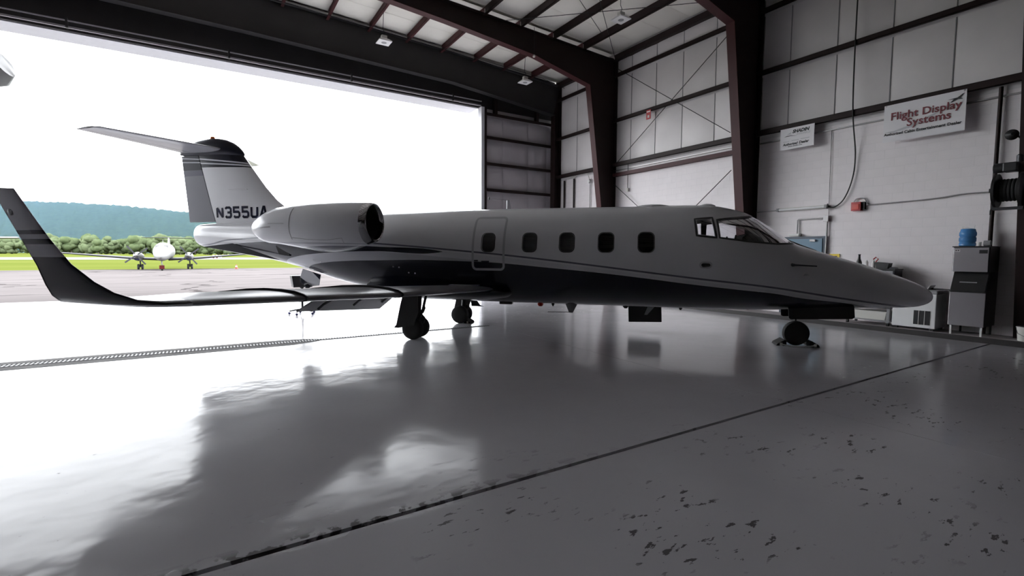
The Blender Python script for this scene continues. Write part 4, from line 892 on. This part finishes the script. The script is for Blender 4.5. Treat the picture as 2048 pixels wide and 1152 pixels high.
bt = lathe('dark_bottle', [(0, 0), (.055, 0), (.058, .02), (.058, .14), (.03, .22), (.022, .30), (.026, .305), (.026, .33), (0, .33)], M['black'], None, org=(13.2, 5.42, ZT), n=16); tag(bt, 'tall dark bottle at the far end of the shop cabinet', 'bottle')
for y, h, lb in ((5.24, .15, 'pale spray can next to the dark bottle on the cabinet'), (5.10, .14, 'pale spray can next to the black box on the cabinet')):
    cn = lathe('spray_can', [(0, 0), (.035, 0), (.035, h), (.025, h+.015), (.018, h+.02), (.018, h+.045), (0, h+.045)], M['paper'], None, org=(13.14, y, ZT), n=14); tag(cn, lb, 'can', group='spray cans on the cabinet')
rb = tubes('crumpled_ribbon', [([(13.2, 5.12, ZT+.01), (13.22, 5.08, ZT+.16), (13.2, 5.03, ZT+.22), (13.2, 5.08, ZT+.26), (13.2, 5.13, ZT+.21)], .014)], M['red']); tag(rb, 'crumpled red ribbon sticking up behind the cans', 'ribbon')
bb = prism('black_box', [(4.80, ZT), (5.03, ZT), (5.05, ZT+.15), (4.77, ZT+.13)], 'x', 13.08, 13.28, M['black'], None, .006); tag(bb, 'small black box tilted open on the shop cabinet', 'box')
rg = prism('grey_rag', [(4.64, ZT), (4.76, ZT), (4.74, ZT+.03), (4.70, ZT+.045), (4.66, ZT+.03)], 'x', 13.05, 13.25, M['darkmetal']); tag(rg, 'dark folded rag at the near end of the shop cabinet', 'rag')
# ---- bucket
bk = empty('bucket', (12.93, 2.50, .113), label='white plastic bucket at the foot of the right-hand column', cat='bucket')
lathe('pail', [(0, 0), (.10, 0), (.105, .01), (.125, .25), (.135, .255), (.135, .27), (.118, .27), (.10, .05), (0, .05)], M['offwhite'], bk, n=24)
tube('bail', [(0, .135, .25), (-.09, .09, .14), (-.115, 0, .10), (-.09, -.09, .14), (0, -.135, .25)], .005, M['darkmetal'], bk, 6)
lathe('contents', [(0, .20), (.115, .20), (.115, .245), (.05, .285), (0, .28)], M['black'], bk, n=12)
# ---- hose reel on the column
hr = empty('hose_reel', (12.55, 2.78, 2.92), label='large black hose reel fixed high on the right-hand column', cat='hose reel')
for y in (.17, -.17): lathe('reel_disc', [(.05, y-.012), (.29, y-.012), (.31, y-.02), (.31, y+.02), (.29, y+.012), (.05, y+.012)], M['black'], hr, axis='y', n=36)
lathe('drum', [(0, -.16), (.12, -.16), (.12, .16), (0, .16)], M['black'], hr, axis='y', n=20)
hz_ = []
for k in range(6): hz_.append(([(.18*math.cos(a), -.13+.052*k, .18*math.sin(a)) for a in [2*math.pi*q/20 for q in range(21)]], .03))
tubes('hose', hz_, M['rubber'], hr, 8)
boxes('base_frame', [(-.05, .05, -.20, .20, -.36, -.31), (-.03, .03, -.22, -.19, -.34, .02), (-.03, .03, .19, .22, -.34, .02), (.0, .12, -.21, -.17, -.05, .05)], M['darkmetal'], hr)
boxes('wall_bracket', [(.05, .26, -.26, -.19, -.35, -.30), (.05, .30, -.26, -.19, .3, .34)], M['darkmetal'], hr)
box('motor', (-.10, .12, -.10, .10, .33, .50), M['black'], hr, .02); lathe('motor_drum', [(0, -.08), (.09, -.08), (.09, .08), (0, .08)], M['black'], hr, axis='y', org=(0, .15, .42), n=16); lathe('valve', [(0, 0), (.05, 0), (.05, .12), (.03, .14), (0, .14)], M['darkmetal'], hr, org=(.03, -.10, .50), n=12)
tube('hose_end', [(0, .22, -.30), (.0, .24, -.36), (.0, .24, -.44)], .012, M['rubber'], hr)
dk = empty('round_loudspeaker', (12.80, 2.86, 3.97), label='round dark loudspeaker on a bracket above the hose reel', cat='loudspeaker')
lathe('horn', [(0, 0), (.03, .0), (.05, .04), (.095, .09), (.10, .10), (.07, .085), (0, .05)], M['black'], dk, axis='x', n=20, org=(-.10, 0, 0)); dk.rotation_euler = (0, 0, R(20))
tube('bracket', [(-.03, 0, 0), (.04, -.08, -.02), (.08, -.13, -.06)], .018, M['darkmetal'], dk)

# ================================================================== OTHER THINGS IN THE HANGAR
# chocks at the nose wheel (jet frame -> world)
def jw(x, y, z=0): a = R(-45.5); return (4.39+x*math.cos(a)-y*math.sin(a), 9.90+x*math.sin(a)+y*math.cos(a), z)
def chock(x, y, lb, grp, flip=1):
    c = empty('wheel_chock', jw(x, y), R(-45.5), label=lb, cat='chock', group=grp)
    prism('wedge', [(-.09*flip, 0), (.09*flip, 0), (.07*flip, .04), (-.055*flip, .115), (-.085*flip, .10)], 'y', -.16, .16, M['rubber'], c, .008)
    box('white_stripe', (-.015 if flip > 0 else -.03, .03 if flip > 0 else .015, -.165, .165, .0, .06), M['paper'], c); return c
chock(7.38, 0, 'black rubber chock in front of the nose wheel', 'chocks'); chock(6.82, 0, 'black rubber chock behind the nose wheel with white mark', 'chocks', -1)
chock(.20, 1.19, 'black rubber chock in front of the far main wheels', 'chocks')
rp = tubes('chock_rope', [([jw(6.80, -.15, .03), jw(6.95, -.22, .015), jw(7.1, -.23, .012), jw(7.25, -.22, .015), jw(7.40, -.15, .03)], .012)], M['paper']); tag(rp, 'pale rope joining the two nose wheel chocks', 'rope')
# rolling stand with a black bin under the rear fuselage
rs = empty('rolling_stand', (2.13, 14.38, 0), label='black bin on a five-legged rolling base behind the wing', cat='rolling stand')
lathe('post', [(.03, .10), (.03, .72), (.05, .73), (.05, .76), (0, .76)], M['black'], rs, n=12)
for k in range(5):
    a = R(20+72*k); lg = tubes('base_leg', [([(0, 0, .14), (.18*math.cos(a), .18*math.sin(a), .12), (.34*math.cos(a), .34*math.sin(a), .09)], [.028, .022, .016])], M['black'], rs)
    lathe('caster', [(0, -.018), (.034, -.018), (.034, .018), (0, .018)], mat('blue_caster', (.03, .03, .14), .4) if k == 0 else bpy.data.materials['blue_caster'], lg, axis='y', org=(.34*math.cos(a), .34*math.sin(a), .034), n=12)
prism('bin', [(-.24, .76), (.24, .76), (.28, 1.08), (-.28, 1.08)], 'y', -.2, .2, M['black'], rs, .01)
# shop crane beyond the jet: slanted mast and thin boom
sc = empty('shop_crane', (10.25, 16.75, 0), label='grey slanted crane mast with a thin boom beside the door jamb', cat='crane')
prism('mast', [(-.12, .12), (.62, .12), (.40, 2.4), (.06, 3.86), (-.05, 3.86), (-.07, 2.4)], 'y', -.03, .03, M['grey'], sc)
boxes('base', [(-.5, 1.0, -.35, -.27, 0.05, .12), (-.5, 1.0, .27, .35, .05, .12), (-.2, .7, -.35, .35, .06, .12)], M['grey'], sc)
for x in (-.45, .9):
    for y in (-.31, .31): lathe('caster', [(0, -.02), (.03, -.02), (.03, .02), (0, .02)], M['rubber'], sc, axis='y', org=(x, y, .03), n=10)
box('boom', (-.86, .06, -.012, .012, 3.845, 3.87), M['grey'], sc); lathe('hook_block', [(0, -.07), (.03, -.05), (.035, .03), (0, .07)], M['black'], sc, org=(-.87, 0, 3.88), n=10)

# ---- high-wing light aircraft (only its wing tip reaches into the picture)
def light_aircraft(lb, loc, rz):
    a = empty('light_aircraft', loc, rz, label=lb, cat='airplane')
    fs_ = [(2.6, 1.25, .06, .08), (2.45, 1.25, .25, .28), (1.9, 1.3, .45, .5), (1.1, 1.45, .58, .68), (.3, 1.75, .62, .95), (-.9, 1.75, .6, .92), (-2.2, 1.7, .42, .55), (-4.2, 1.75, .2, .25), (-5.6, 1.85, .07, .12)]
    loft('fuselage', [[(x, w*math.cos(t), z+h*math.sin(t)) for t in [2*math.pi*q/20 for q in range(20)]] for x, z, w, h in fs_], M['white'], a)
    for s in (-1, 1):
        S = [((.75, 0, 2.66), (-.95, 0, 2.64)), ((.75, s*4.0, 2.72), (-.85, s*4.0, 2.70)), ((.62, s*6.25, 2.76), (-.70, s*6.25, 2.74)), ((.50, s*6.42, 2.765), (-.60, s*6.42, 2.745)), ((.28, s*6.5, 2.77), (-.42, s*6.5, 2.75))]
        r_ = [section(p, q, (0, 0, 1), .15) for p, q in S]
        loft('wing', r_, mat('light_aircraft_grey', (.03, .03, .04), .4, spec=.2), a)
        tube('wing_strut', [(.1, s*.55, 1.2), (.1, s*3.2, 2.62)], .04, M['white'], a)
        r2 = [section(p, q, (0, 0, 1), .1) for p, q in (((-4.9, 0, 3.5), (-6.1, 0, 3.5)), ((-5.1, s*2.2, 3.55), (-5.95, s*2.2, 3.55)))]
        loft('stabilizer', r2, M['white'], a)
        tubes('gear_leg', [([(.0, s*.4, 1.0), (-.2, s*1.2, .32)], .05)], M['white'], a); wheel(-.2, s*1.25, .30, .2, a)
    wheel(1.9, 0, .26, .18, a); tube('nose_leg', [(1.9, 0, 1.0), (1.9, 0, .45), (1.9, .11, .42), (1.9, .11, .26)], .04, M['alu'], a)
    prism('fin', [(-4.0, 1.9), (-4.9, 3.55), (-5.9, 3.55), (-5.7, 1.9)], 'y', -.05, .05, M['white'], a)
    lathe('spinner', [(0, 2.95), (.08, 2.88), (.14, 2.72), (.15, 2.55), (0, 2.55)], M['alu'], a, axis='x', org=(0, 0, 1.25), n=14)
    for k in range(3):
        t = R(30+120*k); V = [(2.68+dx, math.cos(t)*r-math.sin(t)*w, 1.25+math.sin(t)*r+math.cos(t)*w) for r, w0 in ((.1, .06), (.95, .045)) for dx in (-.012, .012) for w in (-w0, w0)]
        poly('propeller_blade', V, [(0, 1, 3, 2), (4, 6, 7, 5), (0, 4, 5, 1), (2, 3, 7, 6), (0, 2, 6, 4), (1, 5, 7, 3)], M['black'], a)
    boxes('cabin_window', [(-.6, .6, -.63, -.60, 1.85, 2.3), (-.6, .6, .60, .63, 1.85, 2.3)], M['tint'], a)
    return a
la = light_aircraft('grey wing tip of a neighbouring aircraft at the left edge of the picture', (-7.575, 4.35, .12), R(90))
lb_ = copy_tree(la); lb_['label'] = 'white wing tip of an aircraft parked outside, behind the winglet at the far left'; lb_.location = (-20.2, 57.0, .1); lb_.rotation_euler = (0, 0, R(90))

# ================================================================== OUTSIDE
def ground_mat(name, c0, c1, scale, cracks=0.0, rough=.9, stretch=(1, 1, 1), bump=.1):
    m = bpy.data.materials.new(name); m.use_nodes = True; n, l = nodes_of(m); b = n['Principled BSDF']; b.inputs['Roughness'].default_value = rough; b.inputs['Specular IOR Level'].default_value = 0.0
    tc = n.new('ShaderNodeTexCoord'); mp = n.new('ShaderNodeMapping'); mp.inputs['Scale'].default_value = stretch; l.new(tc.outputs['Object'], mp.inputs[0])
    nz = n.new('ShaderNodeTexNoise'); nz.inputs['Scale'].default_value = scale; nz.inputs['Detail'].default_value = 8; nz.inputs['Roughness'].default_value = .65; l.new(mp.outputs[0], nz.inputs['Vector'])
    mr = n.new('ShaderNodeMapRange'); mr.inputs[1].default_value = .3; mr.inputs[2].default_value = .7; l.new(nz.outputs[0], mr.inputs[0])
    mx = n.new('ShaderNodeMix'); mx.data_type = 'RGBA'; mx.inputs[6].default_value = c0+(1,); mx.inputs[7].default_value = c1+(1,); l.new(mr.outputs[0], mx.inputs[0]); out = mx.outputs[2]
    if cracks:
        vo = n.new('ShaderNodeTexVoronoi'); vo.feature = 'DISTANCE_TO_EDGE'; vo.inputs['Scale'].default_value = .22
        ad = n.new('ShaderNodeVectorMath'); ad.operation = 'ADD'; n2 = n.new('ShaderNodeTexNoise'); n2.inputs['Scale'].default_value = .5; l.new(mp.outputs[0], n2.inputs['Vector']); sc_ = n.new('ShaderNodeVectorMath'); sc_.operation = 'SCALE'; sc_.inputs['Scale'].default_value = 2.2
        l.new(n2.outputs['Color'], sc_.inputs[0]); l.new(mp.outputs[0], ad.inputs[0]); l.new(sc_.outputs[0], ad.inputs[1]); l.new(ad.outputs[0], vo.inputs['Vector'])
        lt = n.new('ShaderNodeMath'); lt.operation = 'LESS_THAN'; lt.inputs[1].default_value = .012; l.new(vo.outputs[0], lt.inputs[0])
        m2 = n.new('ShaderNodeMix'); m2.data_type = 'RGBA'; m2.inputs[7].default_value = tuple(c*cracks for c in c0)+(1,); l.new(lt.outputs[0], m2.inputs[0]); l.new(out, m2.inputs[6]); out = m2.outputs[2]
    l.new(out, b.inputs['Base Color']); return m
ap = box('apron', (-120, 140, 18.0, 22.35, -.3, -.004), ground_mat('apron_concrete', (.36, .355, .35), (.44, .43, .425), 1.2)); tag(ap, 'pale concrete apron strip outside the door', 'apron', kind='structure')
tm = box('tarmac', (-220, 260, 22.35, 61.0, -.3, -.01), ground_mat('old_asphalt', (.088, .080, .079), (.108, .098, .097), .35, cracks=.55, stretch=(.35, 1, 1))); tag(tm, 'cracked pinkish grey tarmac beyond the apron', 'tarmac', kind='structure')
gs = box('grass', (-900, 700, 61.0, 900, -.5, -.03), ground_mat('mown_grass', (.056, .070, .014), (.078, .088, .022), .06, stretch=(.3, 1, 1))); tag(gs, 'bright green mown airfield grass', 'grass', kind='stuff')
rw = poly('runway', [(-900, 170, -.02), (700, 122, -.02), (700, 160, -.02), (-900, 265, -.02), (-900, 170, -.2), (700, 122, -.2), (700, 160, -.2), (-900, 265, -.2)], [(0, 1, 2, 3), (4, 7, 6, 5), (0, 4, 5, 1), (2, 6, 7, 3), (0, 3, 7, 4), (1, 5, 6, 2)], ground_mat('runway_concrete', (.12, .118, .115), (.145, .142, .14), .05)); tag(rw, 'pale runway strip crossing the airfield', 'runway', kind='structure')
# ---- wooded hill
M['forest'] = ground_mat('forest_canopy', (.008, .014, .007), (.016, .026, .012), .045)
F0, R0 = Vector((math.sin(yaw), math.cos(yaw), 0)), Vector((math.cos(yaw), -math.sin(yaw), 0))
lat = [-3600, -2600, -2122, -1850, -1600, -1357, -930, -90, 900]; rh = [250, 236, 216, 206, 194, 170, 138, 80, 40]
V, Fc = [], []; NU, NV = 420, 46
for i in range(NU+1):
    u = -3600+4500*i/NU; h = np.interp(u, lat, rh)
    for j in range(NV+1):
        t = j/NV; d = 820+1180*t
        z = h*(t**.85 if t < 1 else 1)*.5*(1-math.cos(math.pi*min(1, t*.62+.38*t*t))) if t < 1 else h
        V.append(tuple(F0*d+R0*(u*d/2000)+Vector((0, 0, z+rng.uniform(-3.5, 3.5)*min(1, t*6)-1))))
for i in range(NU):
    for j in range(NV):
        kk = i*(NV+1)+j; Fc.append((kk, kk+1, kk+NV+2, kk+NV+1))
hill = poly('hill', V, Fc, M['forest'], None, True); tag(hill, 'long blue-green wooded hill on the horizon', 'hill', kind='structure')
# ---- tree line at the edge of the airfield
def crown_mesh(seed):
    r = random.Random(seed); V, Fc = [], []
    for k in range(17):
        bm_ = bmesh.new(); bmesh.ops.create_icosphere(bm_, subdivisions=2, radius=1.0)
        c = Vector((r.uniform(-2.4, 2.4), r.uniform(-2.0, 2.0), r.uniform(1.6, 9.4))); s_ = r.uniform(1.2, 2.2)*(1.15-.06*abs(c.z-6)); kk = len(V)
        for v in bm_.verts: V.append(tuple(c+Vector((v.co.x, v.co.y, v.co.z*1.1))*s_*(1+r.uniform(-.16, .16))))
        Fc += [tuple(v.index+kk for v in f.verts) for f in bm_.faces]; bm_.free()
    me = pymesh('crown', V, Fc); me.polygons.foreach_set('use_smooth', [True]*len(Fc)); return me
M['leaf'] = ground_mat('hazed_tree_foliage', (.046, .064, .032), (.078, .097, .050), .5)  # greens paled and greyed to carry distance haze in the colour
M['leaf2'] = ground_mat('hazed_tree_foliage_pale', (.058, .077, .040), (.092, .110, .062), .5)
crs = []
for q in range(4):
    me = crown_mesh(q); me.materials.append(M['leaf'] if q % 2 else M['leaf2']); crs.append(me)
tv, tf = tube_vf([(0, 0, -.3), (.1, 0, 2.5), (.0, .1, 5.5), (.2, 0, 7.5)], [.35, .28, .2, .08], 7); trk_me = pymesh('trunk', tv, tf); trk_me.materials.append(M['bark'])
for k in range(175):
    u = -500+3.8*k+random.uniform(-2.2, 2.2); d = 395+random.uniform(-25, 35); p = F0*d+R0*u
    if k >= 120: u = -520+8.2*(k-120)+random.uniform(-2, 2); p = F0*(445+random.uniform(-8, 8))+R0*u*1.12
    t = empty('tree', (p.x, p.y, 0), random.uniform(0, 6.28), label='leafy tree in the row along the far side of the airfield', cat='tree', group='trees along the airfield edge')
    s_ = random.uniform(1.05, 1.5); t.scale = (s_*1.1, s_*1.1, s_)
    for nm, me in (('crown', crs[k % 4]), ('trunk', trk_me)):
        o = bpy.data.objects.new(nm, me); COL.objects.link(o); o.parent = t
# ---- twin turboprop on the tarmac
tp = empty('twin_turboprop', (-3.85, 60.3, -.01), R(-90), label='white twin turboprop with T-tail parked on the tarmac facing the hangar', cat='airplane')
fs_ = [(6.0, 1.30, .05, .06), (5.8, 1.30, .25, .24), (5.2, 1.36, .45, .42), (4.4, 1.48, .62, .58), (3.6, 1.72, .74, .82), (2.5, 1.80, .78, .86), (-1.5, 1.80, .78, .86), (-3.5, 1.86, .55, .62), (-5.2, 1.98, .30, .36), (-6.4, 2.08, .12, .18)]
loft('fuselage', [[(x, w*math.cos(t), z+h*math.sin(t)) for t in [2*math.pi*q/24 for q in range(24)]] for x, z, w, h in fs_], M['tpwhite'], tp)
boxes('windshield_cover', [(3.62, 3.9, -.5, .5, 2.10, 2.38)], M['tpwhite'], tp)
for s in (-1, 1):
    loft('wing', [section(p, q, (0, 0, 1), .14) for p, q in (((1.2, s*.3, 1.02), (-1.0, s*.3, 1.02)), ((1.1, s*2.4, 1.12), (-.9, s*2.4, 1.12)), ((.5, s*7.7, 1.60), (-.5, s*7.7, 1.60)), ((.2, s*7.8, 1.61), (-.3, s*7.8, 1.61)))], M['tpdark'], tp)
    ny = s*2.05
    nac = loft('engine_nacelle', [[(x, ny+w*math.cos(t), z+h*math.sin(t)) for t in [2*math.pi*q/18 for q in range(18)]] for x, z, w, h in ((2.75, 1.42, .16, .17), (2.4, 1.38, .30, .33), (1.6, 1.32, .38, .42), (.0, 1.25, .36, .40), (-1.6, 1.15, .1, .1))], M['tpwhite'], tp)
    loft('chin_intake', [[(x, ny+w*math.cos(t), z+h*math.sin(t)) for t in [2*math.pi*q/14 for q in range(14)]] for x, z, w, h in ((2.5, 1.08, .24, .15), (1.9, 1.04, .26, .18), (.8, 1.0, .2, .14))], M['navy'], nac)
    lathe('spinner', [(0, 3.15), (.08, 3.08), (.15, 2.92), (.17, 2.72), (0, 2.72)], M['tpwhite'], tp, axis='x', org=(0, ny, 1.42), n=14)
    for k in range(4):
        t = R(38+90*k); V = [(2.86+dx, ny+math.cos(t)*r-math.sin(t)*w, 1.42+math.sin(t)*r+math.cos(t)*w) for r, w0 in ((.1, .05), (1.1, .07)) for dx in (-.012, .012) for w in (-w0, w0)]
        poly('propeller_blade', V, [(0, 1, 3, 2), (4, 6, 7, 5), (0, 4, 5, 1), (2, 3, 7, 6), (0, 2, 6, 4), (1, 5, 7, 3)], M['tpdark'], tp)
    for dy in (-.16, .16): wheel(0, ny+dy, .27, .18, tp)
    tubes('gear_strut', [([(.1, ny, 1.1), (0, ny, .6), (0, ny, .27)], .06), ([(0, ny-.16, .27), (0, ny+.16, .27)], .04)], M['tpdark'], tp)
    loft('stabilizer', [section(p, q, (0, 0, 1), .1) for p, q in (((-5.7, 0, 3.33), (-7.0, 0, 3.33)), ((-6.1, s*2.45, 3.33), (-6.95, s*2.45, 3.33)))], mat('turboprop_tail_grey', (.022, .028, .026), .5, spec=.05), tp)
prism('fin', [(-4.3, 2.1), (-5.8, 3.38), (-6.9, 3.38), (-6.5, 1.95)], 'y', -.07, .07, M['tpwhite'], tp)
wheel(4.55, 0, .24, .17, tp); tubes('nose_gear_strut', [([(4.6, 0, 1.2), (4.55, 0, .55), (4.55, .11, .5), (4.55, .11, .24)], .05)], M['tpwhite'], tp)
prism('top_antenna', [(2.2, 2.6), (2.5, 2.6), (2.3, 2.95), (2.25, 2.95)], 'y', -.015, .015, M['tpwhite'], tp)
boxes('nose_gear_cover', [(4.62, 4.80, -.2, .2, .15, .5)], M['tpred'], tp, .03)
# ---- cone, checkered hut
cn = empty('traffic_cone', (2.3, 58.1, -.01), label='small orange traffic cone on the tarmac edge', cat='cone'); lathe('body', [(.16, .03), (.03, .5), (0, .5)], M['cone'], cn, n=14); box('base', (-.2, .2, -.2, .2, 0, .03), M['cone'], cn); lathe('band', [(.105, .22), (.077, .34), (.078, .34), (.106, .22)], M['paper'], cn, n=14)
hp_ = F0*150+R0*(-91.5); ht = empty('checkered_hut', (hp_.x, hp_.y, -.03), R(-32), label='tiny red and white checkered hut across the airfield', cat='hut')
box('body', (-1.05, 1.05, -.6, .6, 0, 1.0), M['paper'], ht)
for a, b in ((0, 0), (2, 0), (1, 1), (3, 1)): box('red_square', (-1.05+a*.525, -1.05+a*.525+.525, -.62, -.6, b*.5, b*.5+.5), M['tpred'], ht)
# ---- valley haze in front of the hill
hz = bpy.data.materials.new('valley_haze'); hz.use_nodes = True; n, l = nodes_of(hz); n.remove(n['Principled BSDF'])
vsn = n.new('ShaderNodeVolumeScatter'); vsn.inputs['Color'].default_value = (.42, .68, 1.0, 1); vsn.inputs['Density'].default_value = .00005; vsn.inputs['Anisotropy'].default_value = 0; l.new(vsn.outputs[0], n['Material Output'].inputs['Volume'])

V = [tuple(F0*d+R0*u+Vector((0, 0, z))) for z in (-2, 330) for d, u in ((450, -2600), (450, 1500), (2300, 1500), (2300, -4200))]
hb = poly('haze', V, [(0, 1, 2, 3), (4, 7, 6, 5), (0, 4, 5, 1), (1, 5, 6, 2), (2, 6, 7, 3), (3, 7, 4, 0)], hz); tag(hb, 'pale blue haze over the valley before the hill', 'haze', kind='stuff')
